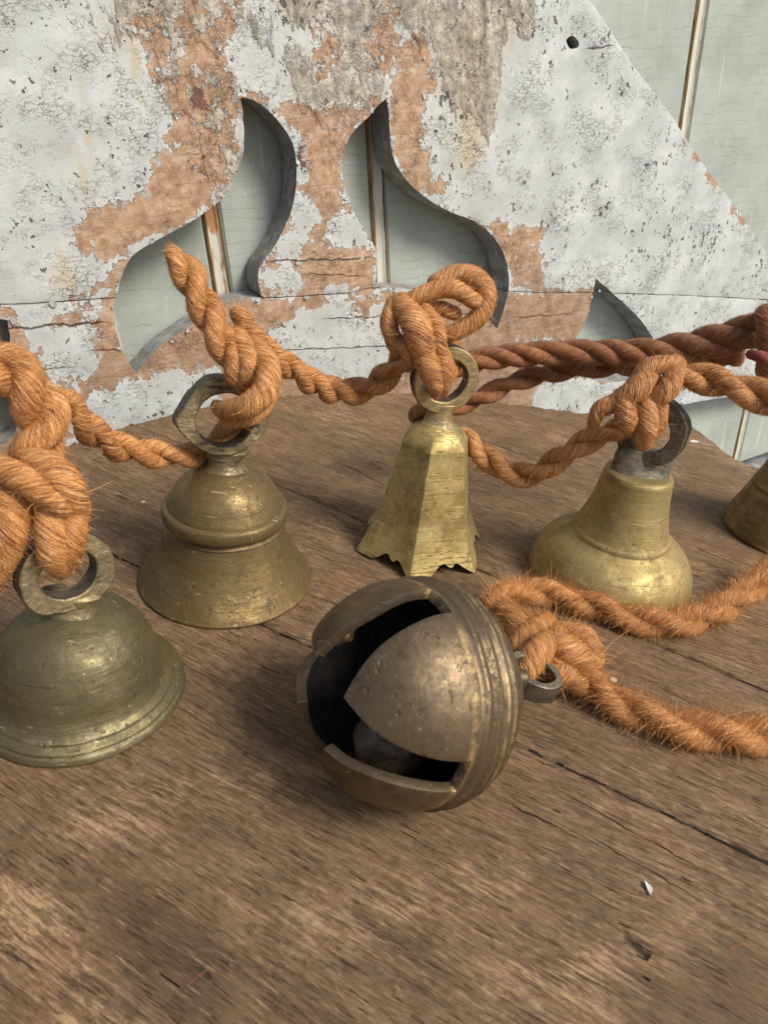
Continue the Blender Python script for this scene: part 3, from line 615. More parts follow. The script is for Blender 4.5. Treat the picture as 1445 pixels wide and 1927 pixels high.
# ================================================================ bells
def wob3(p, s, a): return np.array(mnoise.noise_vector(Vector(p)*s))*a
def lathe(prof, seg=112, wall=0.0022, wob=0.00018, seed=0.0):
    """outer profile [(r, z)] from the top down to the rim, turned inside over the rim"""
    pr = np.array(prof); d = np.gradient(pr, axis=0); nn = np.stack([-d[:, 1], d[:, 0]], 1); nn /= np.linalg.norm(nn, axis=1)[:, None]+1e-12
    inn = pr - np.abs(nn)*np.array([1, 1])*wall; inn[:, 0] = np.maximum(inn[:, 0], 0.0004); inn[-1, 1] = pr[-1, 1]
    full = np.concatenate([pr, inn[::-1]])
    vs, fs = [], []
    for (r, z) in full:
        for k in range(seg):
            a = 2*math.pi*k/seg; p = np.array([r*math.cos(a), r*math.sin(a), z]); vs.append(p + wob3(p+seed, 120, wob))
    m = len(full)
    for i in range(m-1):
        for k in range(seg):
            j = (k+1) % seg; fs.append((i*seg+k, (i+1)*seg+k, (i+1)*seg+j, i*seg+j))
    return vs, fs
def prof_curve(pts, k=6):
    P = catmull([np.array(p, float)*0.001 for p in pts], k, False, [i for i, p in enumerate(pts) if len(p) > 2] )
    return P
def smooth_prof(pts, k=6):
    """pts (r, z[, 1 = corner]) in millimetres"""
    cor = [i for i, p in enumerate(pts) if len(p) > 2]; return catmull([np.array(p[:2], float)*0.001 for p in pts], k, False, cor)
def ring_mesh(prof, thick, wob=0.0004, seed=0.0, sub=5, closed=True):
    """flat ring: prof = [(angle deg, r_out, r_in, thick scale)] in mm, lying in XZ, thickness along Y"""
    prof = [(*p, 1.0) if len(p) < 4 else p for p in prof]
    A_ = np.array(prof, float); A_ = A_[np.argsort(A_[:, 0])]; ext = np.concatenate([A_[-3:]-[360, 0, 0, 0], A_, A_[:3]+[360, 0, 0, 0]])
    E_ = np.array(catmull(list(ext), 12, False)); qa = A_[0, 0]+np.arange(60)*6.0
    P = np.stack([qa]+[np.interp(qa, E_[:, 0], E_[:, k]) for k in (1, 2, 3)], 1)
    vs, fs = [], []; t = thick*0.5
    for (ang, ro, ri, ts) in P:
        a = R(ang); ca, sa = math.cos(a), math.sin(a); b = min(0.45, (ro-ri)*0.12); tt = t*ts
        sect = [(ri, -tt+b), (ri+b, -tt), ((ri+ro)/2, -tt), (ro-b, -tt), (ro, -tt+b), (ro+0.05, 0), (ro, tt-b), (ro-b, tt), ((ri+ro)/2, tt), (ri+b, tt), (ri, tt-b), (ri-0.05, 0)]
        for (r, y) in sect:
            p = np.array([r*ca, y, r*sa])*0.001; vs.append(p+wob3(p+seed, 260, wob))
    n = 12; m = len(P)
    for i in range(m if closed else m-1):
        k = (i+1) % m
        for j in range(n): fs.append((i*n+j, i*n+(j+1) % n, k*n+(j+1) % n, k*n+j))
    if not closed: fs += [tuple(range(n)), tuple(range((m-1)*n, m*n))[::-1]]
    return vs, fs
SIDE = [0, 0, 0, 0, 1, 1, 0, 0, 0, 0, 1, 1]
def xf(vs, mat): return [tuple(mat @ Vector(map(float, v))) for v in vs]
def blob_tube(pts, rad, seg=20, wob=0.0003):
    """short solid of varying elliptical section: pts [(x, y, z)], rad [(rx, ry)] in mm, axis roughly z"""
    P = catmull([np.array([*p, *r], float) for p, r in zip(pts, rad)], 5, False); vs, fs = [], []
    for (x, y, z, rx, ry) in P:
        for k in range(seg):
            a = 2*math.pi*k/seg; p = np.array([x+rx*math.cos(a), y+ry*math.sin(a), z])*0.001; vs.append(p+wob3(p, 300, wob))
    m = len(P)
    for i in range(m-1):
        for k in range(seg): j = (k+1) % seg; fs.append((i*seg+k, i*seg+j, (i+1)*seg+j, (i+1)*seg+k))
    fs += [tuple(range(seg))[::-1], tuple(range((m-1)*seg, m*seg))]
    return vs, fs
M_b1 = mat_brass('olive_tarnished_brass', (0.27, 0.235, 0.125), (0.15, 0.128, 0.066), (0.062, 0.054, 0.03), dull=0.55, rough=0.46, ring=1.3)
M_b2 = mat_brass('brown_aged_brass', (0.36, 0.265, 0.115), (0.20, 0.142, 0.06), (0.09, 0.066, 0.031), dull=0.5, rough=0.45)
M_b3 = mat_brass('filed_yellow_brass', (0.80, 0.67, 0.33), (0.60, 0.485, 0.21), (0.30, 0.225, 0.085), dull=0.3, rough=0.45, ring=0.15, file_marks=True, dents=0.25)
M_b4 = mat_brass('dull_golden_brass', (0.56, 0.455, 0.21), (0.40, 0.315, 0.135), (0.20, 0.15, 0.06), dull=0.45, rough=0.52)
M_br = mat_brass('dark_worn_bronze', (0.41, 0.305, 0.17), (0.19, 0.138, 0.08), (0.075, 0.056, 0.034), dull=0.35, rough=0.33, ring=0.5, pale_amt=0.10, scr_amt=0.3, dents=0.5, bands=[(0.0021, 0.0016, 0.9), (-0.0040, 0.0006, 0.7), (-0.0064, 0.0006, 0.6), (-0.0095, 0.0008, 0.5)])
M_l1 = mat_filed('rough_filed_brass', (0.46, 0.37, 0.20), (0.045, 0.036, 0.022))
M_l2 = mat_filed('bright_filed_brass', (0.56, 0.45, 0.22), (0.16, 0.12, 0.06))
M_l3 = mat_filed('dark_patinated_metal', (0.30, 0.26, 0.18), (0.07, 0.064, 0.048), 0.4)
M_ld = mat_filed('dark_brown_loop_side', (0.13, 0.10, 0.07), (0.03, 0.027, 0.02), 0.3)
gi = G('shaded_bell_inside'); M_in = gi.out(gi.ramp(gi.noise(gi.obj(), 300, 5, 0.6), [(0.4, (0.006, 0.005, 0.004)), (0.7, (0.03, 0.022, 0.016))]), 0.85, 0)  # near-black colour stands in for the shade in the bell's hollow

# --- bell 1, low and wide
b1 = thing('brass_bell', 'squat olive brass bell with wide dome and flared rim at the left edge', 'bell', loc=on(157, 1296)); b1.scale = (0.965, 0.965, 0.94)
vs, fs = lathe(smooth_prof([(0.3, 28.4), (4.5, 28.2), (8.4, 27.0), (12.8, 24.9), (16.4, 21.1), (18.8, 16.4), (20.1, 12.2), (21.0, 8.6), (22.1, 6.2), (23.5, 4.7), (23.6, 4.3), (23.9, 4.2), (25.2, 3.3), (25.5, 2.7), (25.4, 2.45), (26.1, 1.9), (26.6, 0.6), (26.3, 0.05)]), seed=1.0)
mesh_obj('body', vs, fs, M_b1, b1)
vs, fs = blob_tube([(0, 0, 25.5), (0, 0, 28.0), (0, 0, 30.5), (0, 0, 33)], [(8.2, 7.2), (6.4, 5.0), (6.4, 3.8), (8.2, 3.2)])
mesh_obj('stem', vs, fs, M_l1, b1)
vs, fs = ring_mesh([(0, 12.4, 7.6), (45, 12.6, 7.8), (90, 12.4, 7.8), (135, 12.6, 7.6), (180, 12.4, 7.6), (215, 12.6, 7.2), (250, 11.0, 6.8), (290, 10.8, 6.8), (325, 12.4, 7.2)], 6.6)
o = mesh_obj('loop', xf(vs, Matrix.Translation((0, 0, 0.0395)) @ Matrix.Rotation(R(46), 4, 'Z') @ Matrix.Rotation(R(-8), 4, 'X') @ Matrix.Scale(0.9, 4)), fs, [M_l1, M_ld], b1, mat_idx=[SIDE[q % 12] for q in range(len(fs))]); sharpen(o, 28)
# --- bell 2, waisted with a stepped dome
b2 = thing('brass_bell', 'brown brass bell with stepped dome and diamond shaped loop beneath the upright cord end', 'bell', loc=on(427, 1083))
vs, fs = lathe(smooth_prof([(0.3, 40.0), (5.5, 39.8), (8.6, 38.4), (12.2, 36.2), (15.3, 32.8), (17.3, 29.0), (17.6, 28.1, 1), (18.7, 27.5), (19.2, 26.4), (19.3, 24.6), (19.0, 23.6, 1), (17.1, 23.1, 1), (17.3, 22.2), (18.6, 18.0), (20.7, 12.5), (23.3, 7.6), (25.8, 3.6), (27.2, 1.5), (27.7, 0.7), (27.5, 0.05)]), seed=2.0)
o = mesh_obj('body', vs, fs, M_b2, b2); sharpen(o, 50)
vs, fs = blob_tube([(0, 0, 38.5), (0, 0, 41), (0, 0, 43.5), (0, 0, 46)], [(7.6, 6.4), (5.2, 4.6), (5.4, 4.2), (7.4, 3.6)])
mesh_obj('stem', vs, fs, M_l1, b2)
vs, fs = ring_mesh([(0, 13.4, 8.6), (40, 11.8, 8.6), (75, 12.6, 8.8), (105, 13.8, 8.8), (130, 12.8, 8.6), (155, 13.0, 8.6), (178, 14.6, 8.6), (205, 12.0, 8.4), (230, 11.0, 8.2), (270, 10.8, 8.0), (310, 10.8, 8.2), (335, 12.0, 8.4)], 7.4, wob=0.0005)
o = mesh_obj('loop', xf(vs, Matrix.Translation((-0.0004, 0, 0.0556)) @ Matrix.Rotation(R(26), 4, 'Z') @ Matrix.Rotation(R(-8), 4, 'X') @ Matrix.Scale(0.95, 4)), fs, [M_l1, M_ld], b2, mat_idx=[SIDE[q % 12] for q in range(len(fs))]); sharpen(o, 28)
# --- bell 3, six sided with a scalloped rim
b3 = thing('brass_bell', 'yellow brass six sided bell with notched skirt standing behind the round bell', 'bell', loc=on(790, 1025) + np.array([0, 0, 0.0006]))
def hex_bell():
    NS = 24; cor = [(12.2, 42.0), (12.7, 39.0), (13.9, 33.0), (15.2, 27.0), (16.5, 21.0), (18.1, 14.5), (20.2, 8.5), (22.6, 3.8), (24.8, 0.0)]
    C_ = catmull([np.array(c, float) for c in cor], 4, False); C_ = np.array(C_)
    s_pts = [0, .14, .30, .37, .46, .54, .60, .655, .72, .80, .86, .93, 1.0]; s_z = [0, 0.1, .5, 1.8, 4.4, 5.0, 3.6, 2.8, 4.9, 4.0, 2.4, 0.9, 0]
    vo, fo = [], []
    dirs = []
    for f in range(6):
        a0, a1 = R(-98+60*f), R(-98+60*f+60); p0, p1 = np.array([math.cos(a0), math.sin(a0)]), np.array([math.cos(a1), math.sin(a1)])
        for k in range(NS):
            s = k/NS; lf = 0.82+0.36*((f*37) % 5)/4
            e = min(s, 1-s); rr = p0*(1-s)+p1*s
            rr = rr*(1.0-0.030*max(0, 1-e/0.05)*0.3)
            dirs.append((rr, np.interp(s, s_pts, s_z)*lf))
    n = len(dirs); zt = C_[:, 1]
    top = [(0.3, 48.0), (4.0, 48.0), (7.4, 47.0), (9.6, 45.4), (11.0, 43.8)]
    rows = []
    for (r, z) in top:
        q = (48-z)/6
        rows.append([np.array([*(d/np.linalg.norm(d)*(1-q)*0.94*r + d*q*r), z + (0 if q < .5 else 0.0)]) for d, zb in dirs])
    for i, (r, z) in enumerate(C_):
        tpar = i/(len(C_)-1); row = []
        for d, zb in dirs:
            zz = 42 - (42-zb)*(42-z)/42; rr = np.interp(-zz, -C_[:, 1], C_[:, 0]); row.append(np.array([*(d*rr), zz]))
        rows.append(row)
    inner = [[np.array([*(p[:2]*(1-2.0/max(np.linalg.norm(p[:2]), 3))), p[2]]) for p in row] for row in rows[::-1][:-5]]
    for row in rows+inner:
        for p in row: vo.append(p*0.001 + wob3(p*0.001, 150, 0.00022))
    m = len(rows+inner)
    for i in range(m-1):
        for k in range(n): j = (k+1) % n; fo.append((i*n+k, (i+1)*n+k, (i+1)*n+j, i*n+j))
    return vo, fo
vs, fs = hex_bell(); o = mesh_obj('body', vs, fs, M_b3, b3); sharpen(o, 24)
vs, fs = blob_tube([(0, 0, 46.5), (0, 0, 49), (0, 0, 52.5), (0, 0, 55)], [(7.6, 6.2), (5.0, 3.6), (4.4, 2.8), (6.0, 2.6)])
mesh_obj('stem', vs, fs, M_l2, b3)
vs, fs = ring_mesh([(a, 11.2, 7.2) for a in range(0, 360, 30)], 4.8, wob=0.00028)
o = mesh_obj('loop', xf(vs, Matrix.Translation((0, 0, 0.0635)) @ Matrix.Rotation(R(20), 4, 'Z')), fs, [M_l2, M_ld], b3, mat_idx=[SIDE[q % 12] for q in range(len(fs))]); sharpen(o, 28)
# --- bell 4, shouldered
prof4 = [(0.3, 42.6), (8.0, 42.6), (10.4, 42.2), (11.2, 41.2), (11.5, 39.0), (12.0, 35.0), (13.0, 29.6), (14.5, 24.2), (15.7, 20.8), (16.6, 19.6), (16.9, 18.7, 1), (16.9, 18.3, 1), (18.6, 17.0), (22.5, 14.6), (26.0, 10.2), (27.8, 5.0), (28.3, 2.0), (28.1, 0.1)]
b4 = thing('brass_bell', 'golden brass bell with stepped shoulder under the knot at right', 'bell', loc=on(1142, 1083))
vs, fs = lathe(smooth_prof(prof4), seed=4.0); o = mesh_obj('body', vs, fs, M_b4, b4); sharpen(o, 60)
vs, fs = blob_tube([(0, 0, 41.5), (0, 0, 44), (0, 0, 47.5), (0, 0, 50)], [(10.2, 7.0), (9.6, 4.6), (9.8, 3.2), (9.4, 2.5)])
mesh_obj('stem', vs, fs, M_l3, b4)
vs, fs = ring_mesh([(a, 13.4 if 20 < a < 160 else 12.6, 7.2) for a in range(0, 360, 30)], 5.0, wob=0.0004)
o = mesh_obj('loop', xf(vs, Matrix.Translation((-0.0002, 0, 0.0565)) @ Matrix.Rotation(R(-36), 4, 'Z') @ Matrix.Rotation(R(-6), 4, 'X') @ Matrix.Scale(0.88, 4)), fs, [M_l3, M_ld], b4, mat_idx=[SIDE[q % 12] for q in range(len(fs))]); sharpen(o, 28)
# --- bell 5, cut by the right edge
b5 = thing('brass_bell', 'dark shouldered brass bell cut off by the right edge of the view', 'bell', loc=on(1470, 1003))
vs, fs = lathe(smooth_prof([(0.3, 54), (8.0, 54), (10.2, 53.2), (11.0, 51.5), (12.2, 46), (13.6, 39), (15.2, 31), (16.8, 24.5), (17.8, 21.6), (18.2, 20.6, 1), (18.0, 19.8, 1), (19.4, 16), (21.4, 10), (23.2, 4.4), (23.9, 1.6), (23.6, 0.1)]), seed=5.0); o = mesh_obj('body', vs, fs, M_b2, b5); sharpen(o, 60)
vs, fs = ring_mesh([(a, 11.0, 7.0) for a in range(0, 360, 30)], 4.6)
o = mesh_obj('loop', xf(vs, Matrix.Translation((0.0, 0, 0.064)) @ Matrix.Rotation(R(20), 4, 'Z')), fs, [M_l3, M_ld], b5, mat_idx=[SIDE[q % 12] for q in range(len(fs))]); sharpen(o, 28)

# --- round crotal bell lying on its side
RS = 0.0254
dC = 0.1611; cS = at(770, 1297, dC); cS[2] = RS*0.985
tw = CPOS-cS; tw /= np.linalg.norm(tw); rS = rt-tw*np.dot(rt, tw); rS /= np.linalg.norm(rS); uS = np.cross(tw, rS)
ax = -0.80*rS - 0.085*uS + 0.59*tw; ax /= np.linalg.norm(ax)
e1 = tw-ax*np.dot(tw, ax); e1 /= np.linalg.norm(e1); e2 = np.cross(ax, e1)
if np.dot(e2, uS) < 0: e2 = -e2
MS = Matrix(((e1[0], e2[0], ax[0], cS[0]), (e1[1], e2[1], ax[1], cS[1]), (e1[2], e2[2], ax[2], cS[2]), (0, 0, 0, 1)))
if MS.to_3x3().determinant() < 0:
    e2 = -e2; MS = Matrix(((e1[0], e2[0], ax[0], cS[0]), (e1[1], e2[1], ax[1], cS[1]), (e1[2], e2[2], ax[2], cS[2]), (0, 0, 0, 1)))
crotal = thing('crotal_bell', 'dark bronze round crotal bell lying on its side with four petals open', 'bell', mat=MS)
def crotal_mesh():
    NP, NSL = 30, 8; th_e = R(86); PHI0 = 0.0
    def wslot(th): return RS*(0.168+0.115*math.exp(-((th-R(14))/R(24))**2))
    def prad(th):                                               # ridges round the equator, flatter back
        d = math.degrees(th); r = 1.0
        for c_, w_, a_ in ((91.5, 2.0, .026), (98, 2.1, .042), (105, 2.2, .045), (112, 2.2, .036), (119, 2.2, .020)): r += a_*math.exp(-((d-c_)/w_)**2)
        r -= 0.012*math.exp(-((d-88)/2.0)**2)
        if d > 125: r -= 0.10*((d-125)/55)**2
        return r*RS
    lo_, hi_ = R(8), th_e
    for _ in range(60):
        m = (lo_+hi_)/2
        if RS*math.sin(m)*math.sin(R(45)) < wslot(m): lo_ = m
        else: hi_ = m
    th_t = hi_+0.004
    vs, fs = [], []
    def pt(th, ph, rr=None):
        r = prad(th) if rr is None else rr
        p = np.array([r*math.sin(th)*math.cos(ph), r*math.sin(th)*math.sin(ph), r*math.cos(th)]); return p + wob3(p, 90, 0.0004)
    NT = 34; last = []
    offs = [(-0.03, 0), (0.06, 0), (0, 0), (-0.02, 0)]
    for k in range(4):
        pc = PHI0+k*math.pi/2; rowp = None
        for i in range(NT+1):
            th = th_t+(th_e-th_t)*(i/NT)**1.2; de = math.asin(min(1, wslot(th)/(RS*math.sin(th)))); hw = max(0.002, R(45)-de)
            row = []
            for j in range(NP+1):
                vs.append(pt(th, pc+hw*(2*j/NP-1))); row.append(len(vs)-1)
            if rowp:
                for j in range(NP): fs.append((rowp[j], row[j], row[j+1], rowp[j+1]))
            rowp = row
        last.append((row, pc, hw))
    ring = []                                                    # full ring at the slot ends
    for k in range(4):
        row, pc, hw = last[k]; ring += row; nrow, npc, nhw = last[(k+1) % 4]; a0, a1 = pc+hw, pc+math.pi/2-nhw
        for j in range(1, NSL):
            vs.append(pt(th_e, a0+(a1-a0)*j/NSL)); ring.append(len(vs)-1)
    angs = []
    for k in range(4):
        row, pc, hw = last[k]; angs += [pc+hw*(2*j/NP-1) for j in range(NP+1)]; nhw = last[(k+1) % 4][2]; a0, a1 = pc+hw, pc+math.pi/2-nhw
        angs += [a0+(a1-a0)*j/NSL for j in range(1, NSL)]
    n = len(ring); prev = ring
    for th in [th_e+(math.pi-0.06-th_e)*i/70 for i in range(1, 71)]:
        cur = []
        for a in angs: vs.append(pt(th, a)); cur.append(len(vs)-1)
        for j in range(n): q = (j+1) % n; fs.append((prev[j], cur[j], cur[q], prev[q]))
        prev = cur
    fs.append(tuple(prev))
    return vs, fs
vs, fs = crotal_mesh()
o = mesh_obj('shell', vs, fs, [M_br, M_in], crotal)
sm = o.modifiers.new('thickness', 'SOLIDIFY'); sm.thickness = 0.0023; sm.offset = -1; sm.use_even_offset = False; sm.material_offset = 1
bv = o.modifiers.new('worn_edges', 'BEVEL'); bv.width = 0.0004; bv.segments = 2; bv.limit_method = 'ANGLE'; bv.angle_limit = R(50)
vs, fs = [], []
for i in range(17):
    for j in range(28):
        th, ph = math.pi*i/16, 2*math.pi*j/28; p = np.array([math.sin(th)*math.cos(ph), math.sin(th)*math.sin(ph), math.cos(th)])*0.0085; vs.append(p + wob3(p, 200, 0.0009))
for i in range(16):
    for j in range(28): k = (j+1) % 28; fs.append((i*28+j, (i+1)*28+j, (i+1)*28+k, i*28+k))
gl = MS.inverted() @ Vector(at(735, 1392, dC+0.003)); 
mesh_obj('pellet', [tuple(Vector(map(float, v))+gl) for v in vs], fs, mat_filed('rusty_brown_pellet', (0.30, 0.215, 0.135), (0.08, 0.056, 0.036), 0.3), crotal)
# shank loop at the back: flat band ring, hole facing up
zl = (MS.to_3x3().inverted() @ Vector((0, 0, 1))); zl.z = 0; zl.normalize(); yl = Vector((0, 0, 1)).cross(zl)
ML = Matrix(((0, 0, 0, 0),)*4)
bx_ = Vector((0, 0, -1)); ML = Matrix((( bx_.x, zl.x, bx_.cross(zl).x, 0), (bx_.y, zl.y, bx_.cross(zl).y, 0), (bx_.z, zl.z, bx_.cross(zl).z, -RS*1.56), (0, 0, 0, 1)))
vs, fs = blob_tube([(0, 0, -RS*1000*0.86), (0, 0, -RS*1000*1.0), (0, 0, -RS*1000*1.14), (0, 0, -RS*1000*1.30)], [(7.5, 7.5), (4.6, 4.2), (4.4, 3.4), (5.6, 3.0)])
mesh_obj('stem', vs, fs, M_br, crotal)
vs, fs = ring_mesh([(a, 7.4, 5.2) for a in range(0, 360, 30)], 5.4, wob=0.0004)
o = mesh_obj('loop', xf(vs, ML), fs, [M_l3, M_ld], crotal, mat_idx=[SIDE[q % 12] for q in range(len(fs))]); sharpen(o, 28)

# ================================================================ cord
C_STOPS = [(0.37, (0.075, 0.022, 0.007)), (0.45, (0.33, 0.120, 0.033)), (0.52, (0.62, 0.285, 0.085)), (0.61, (0.88, 0.53, 0.23))]
D_STOPS = [(0.34, (0.075, 0.024, 0.009)), (0.45, (0.24, 0.086, 0.030)), (0.54, (0.38, 0.150, 0.053)), (0.66, (0.58, 0.28, 0.12))]
R_STOPS = [(0.3, (0.10, 0.01, 0.008)), (0.6, (0.30, 0.04, 0.03)), (0.75, (0.4, 0.08, 0.06))]
M_cord = mat_cord('rust_orange_cord', C_STOPS); M_cordf = mat_cord('rust_orange_fibres', [(0, (0.36, 0.13, 0.035)), (0.5, (0.58, 0.26, 0.078)), (1, (0.82, 0.48, 0.19))], True)
M_dark = mat_cord('dark_rust_cord', D_STOPS); M_darkf = mat_cord('dark_rust_fibres', [(0, (0.20, 0.07, 0.025)), (1, (0.46, 0.20, 0.08))], True)
M_red = mat_cord('red_thread', R_STOPS)
def resample(pts, step):
    """pts: (n, 4) xyz + radius, smoothed and cut to even steps"""
    P = np.array(catmull([np.array(p, float) for p in pts], 14, False))
    d = np.r_[0, np.cumsum(np.linalg.norm(np.diff(P[:, :3], axis=0), axis=1))]
    n = max(6, int(d[-1]/step)); s = np.linspace(0, d[-1], n)
    return np.stack([np.interp(s, d, P[:, k]) for k in range(4)], 1), s
def frames(P):
    T = np.gradient(P, axis=0); T /= np.linalg.norm(T, axis=1)[:, None]+1e-12
    N = np.zeros_like(T); a = -fw if abs(np.dot(T[0], fw)) < 0.9 else up
    N[0] = a-T[0]*np.dot(a, T[0]); N[0] /= np.linalg.norm(N[0])
    for i in range(1, len(P)):
        v = N[i-1]-T[i]*np.dot(N[i-1], T[i]); N[i] = v/(np.linalg.norm(v)+1e-12)
    return T, N, np.cross(T, N)
class Fuzz:
    def __init__(s): s.v, s.f, s.sh, s.n = [], [], [], 0
    def add(s, C, r, T, N, Bn, k, dens, length, lift, wid, flat=0.6):
        """fibres rooted on a tube of centres C and radii r"""
        seglen = np.r_[np.linalg.norm(np.diff(C, axis=0), axis=1), 0]; area = float(np.sum(seglen*2*np.pi*r))
        n = int(area*1e4*dens)
        if n < 1: return
        i = rng.choice(len(C), n, p=(seglen*r)/np.sum(seglen*r)); a = rng.random(n)*2*np.pi
        nr = N[i]*np.cos(a)[:, None]+Bn[i]*np.sin(a)[:, None]; ci = -N[i]*np.sin(a)[:, None]+Bn[i]*np.cos(a)[:, None]
        sg = np.where(rng.random(n) < 0.5, 1, -1)[:, None]
        d = (T[i]-k*ci)*sg; d /= np.linalg.norm(d, axis=1)[:, None]
        d += rng.normal(0, 0.22, (n, 3)); 
        L = length*np.exp(rng.normal(0, 0.45, n)); hug = rng.random(n) < flat
        lf = np.where(hug, 0.10, lift)*np.exp(rng.normal(0, 0.5, n))
        root = C[i]+nr*(r[i]*0.97)[:, None]; K = 5
        curl = rng.normal(0, 0.55, (n, 3)); pts = []
        for q in range(K):
            t = q/(K-1)
            p = root + d*(L*t*np.where(hug, 1.0, 0.75))[:, None] + nr*(L*lf*t)[:, None] + curl*(L*0.6*t*t*np.where(hug, 0.3, 1.0))[:, None]
            # hugging fibres follow the round of the strand
            e = p-C[i]; ax_ = np.sum(e*T[i], axis=1)[:, None]*T[i]; rad = e-ax_; rl = np.linalg.norm(rad, axis=1)
            want = np.maximum(rl, r[i]*1.004) if q else rl
            hp = C[i]+ax_+rad*((r[i]*(1.01+0.10*t))/np.maximum(rl, 1e-9))[:, None]
            p = np.where(hug[:, None], hp, C[i]+ax_+rad*(want/np.maximum(rl, 1e-9))[:, None]); pts.append(p)
        side = np.cross(d, nr); side += rng.normal(0, 0.25, (n, 3)); side /= np.linalg.norm(side, axis=1)[:, None]
        W = wid*np.exp(rng.normal(0, 0.3, n)); V_ = []
        for q in range(K):
            w_ = (W*(1-0.75*q/(K-1)))[:, None]*0.5; V_ += [pts[q]-side*w_, pts[q]+side*w_]
        A = np.stack(V_, 1)                                      # n, 2K, 3
        base = s.n+np.arange(n)[:, None]*(2*K)
        for q in range(K-1): s.f.append(np.concatenate([base+2*q, base+2*q+1, base+2*q+3, base+2*q+2], 1))
        s.v.append(A.reshape(-1, 3)); s.sh.append(np.repeat(rng.random(n), 2*K)); s.n += n*2*K
    def build(s, parent, mat, org):
        Vv = np.concatenate(s.v)-org; Ff = np.concatenate(s.f).astype(np.int32); sh = np.concatenate(s.sh)
        me = bpy.data.meshes.new('fuzz'); me.vertices.add(len(Vv)); me.vertices.foreach_set('co', Vv.astype(np.float32).ravel())
        me.loops.add(Ff.size); me.loops.foreach_set('vertex_index', Ff.ravel()); me.polygons.add(len(Ff))
        me.polygons.foreach_set('loop_start', np.arange(len(Ff), dtype=np.int32)*4); me.polygons.foreach_set('loop_total', np.full(len(Ff), 4, np.int32))
        me.attributes.new('shade', 'FLOAT', 'POINT').data.foreach_set('value', sh.astype(np.float32)); me.materials.append(mat); me.update(calc_edges=True)
        o = bpy.data.objects.new('fuzz', me); COL.objects.link(o); o.parent = parent; o['kind'] = 'stuff'
KF = 1.5
def tube(name, P4, s, parent, mat, org, fz, fuzz, round_ends=(True, True), seg=22, squash=None, seed=0.0):
    C, r = P4[:, :3].copy(), P4[:, 3].copy(); n = len(C)
    r = r*(1+0.05*np.array([mnoise.noise(Vector((x*140, seed, 0))) for x in s]))
    if round_ends[0]: q = np.clip((s-s[0])/np.maximum(r, 1e-5), 0, 1); r = r*np.sqrt(np.maximum(1-(1-q)**2, 0.003))
    if round_ends[1]: q = np.clip((s[-1]-s)/np.maximum(r, 1e-5), 0, 1); r = r*np.sqrt(np.maximum(1-(1-q)**2, 0.003))
    T, N, Bn = frames(C); a = np.arange(seg)*2*np.pi/seg
    nr = N[:, None, :]*np.cos(a)[None, :, None]+Bn[:, None, :]*np.sin(a)[None, :, None]
    R0 = P4[:, 3].mean(); phi = a[None, :]+KF*s[:, None]/R0
    rib = 1+0.018*np.sin(phi*7+seed)+0.014*np.sin(phi*17+1.3*seed)
    Vv = C[:, None, :]+nr*(r[:, None]*rib)[:, :, None]
    fib = np.stack([R0*np.cos(phi)+seed*0.01, R0*np.sin(phi), np.broadcast_to(s[:, None], phi.shape)], 2).reshape(-1, 3)
    i = np.arange(n-1)[:, None]*seg; j = np.arange(seg)[None, :]; j2 = (j+1) % seg
    Q = np.stack([i+j, i+j2, i+seg+j2, i+seg+j], 2).reshape(-1, 4)
    faces = [tuple(q) for q in Q.tolist()]+[tuple(range(seg))[::-1], tuple(range((n-1)*seg, n*seg))]
    o = mesh_obj(name, Vv.reshape(-1, 3)-org, faces, mat, parent, attrs={'fib': fib})
    if fz and fuzz:
        fz.add(C, np.maximum(r, 1e-5), T, N, Bn, KF, *fuzz)
    return o
sd = [0.0]
def cord_run(pts, parent, mat, org, fz, fuzz, plies=2, pitch=0.024, phase=0.0, spread=0.50, ply_r=0.60, ends=(True, True)):
    """laid cord: pts (xyz, radius of the whole cord); each ply a strand of its own"""
    P, s = resample(pts, 0.0007); T, N, Bn = frames(P[:, :3])
    wob = np.array([mnoise.noise(Vector((x*60, sd[0], 3))) for x in s])
    for k in range(plies):
        sd[0] += 1.7
        th = 2*np.pi*(s/pitch+k/plies)+phase+0.5*wob
        off = (N*np.cos(th)[:, None]+Bn*np.sin(th)[:, None])*(P[:, 3]*spread)[:, None]
        Q = np.c_[P[:, :3]+off, P[:, 3]*ply_r]
        d = np.r_[0, np.cumsum(np.linalg.norm(np.diff(Q[:, :3], axis=0), axis=1))]
        tube('strand', Q, d, parent, mat, org, fz, fuzz, ends, seed=sd[0])
def lobe(pts, parent, mat, org, fz, fuzz):
    sd[0] += 1.3; pts = [np.array(p, float) for p in pts]
    def tail(p, q):                                              # both ends turn away behind the knot
        d = p[:3]-q[:3]; d /= np.linalg.norm(d); e = p.copy(); away = p[:3]-CPOS; away /= np.linalg.norm(away)
        e[:3] += d*p[3]*0.75+away*p[3]*1.5; return e
    pts = [tail(pts[0], pts[1])]+pts+[tail(pts[-1], pts[-2])]
    for p in pts: p[3] *= 0.92
    P, s = resample(pts, 0.0006); tube('strand', P, s, parent, mat, org, fz, fuzz, seed=sd[0])
def pd(lst):                                                     # (x, y, depth, radius in pixels) -> xyz + metres
    return [(*at(x, y, d), rp*d/F) for (x, y, d, rp) in lst]
def pz(lst):                                                     # (x, y, height, radius in mm)
    return [(*on(x, y, z), r*0.001) for (x, y, z, r) in lst]
SHORT = (420, 0.0019, 0.40, 0.00009, 0.90); MED = (440, 0.0019, 0.45, 0.00009, 0.84); LONG = (480, 0.0021, 0.45, 0.00008, 0.76)
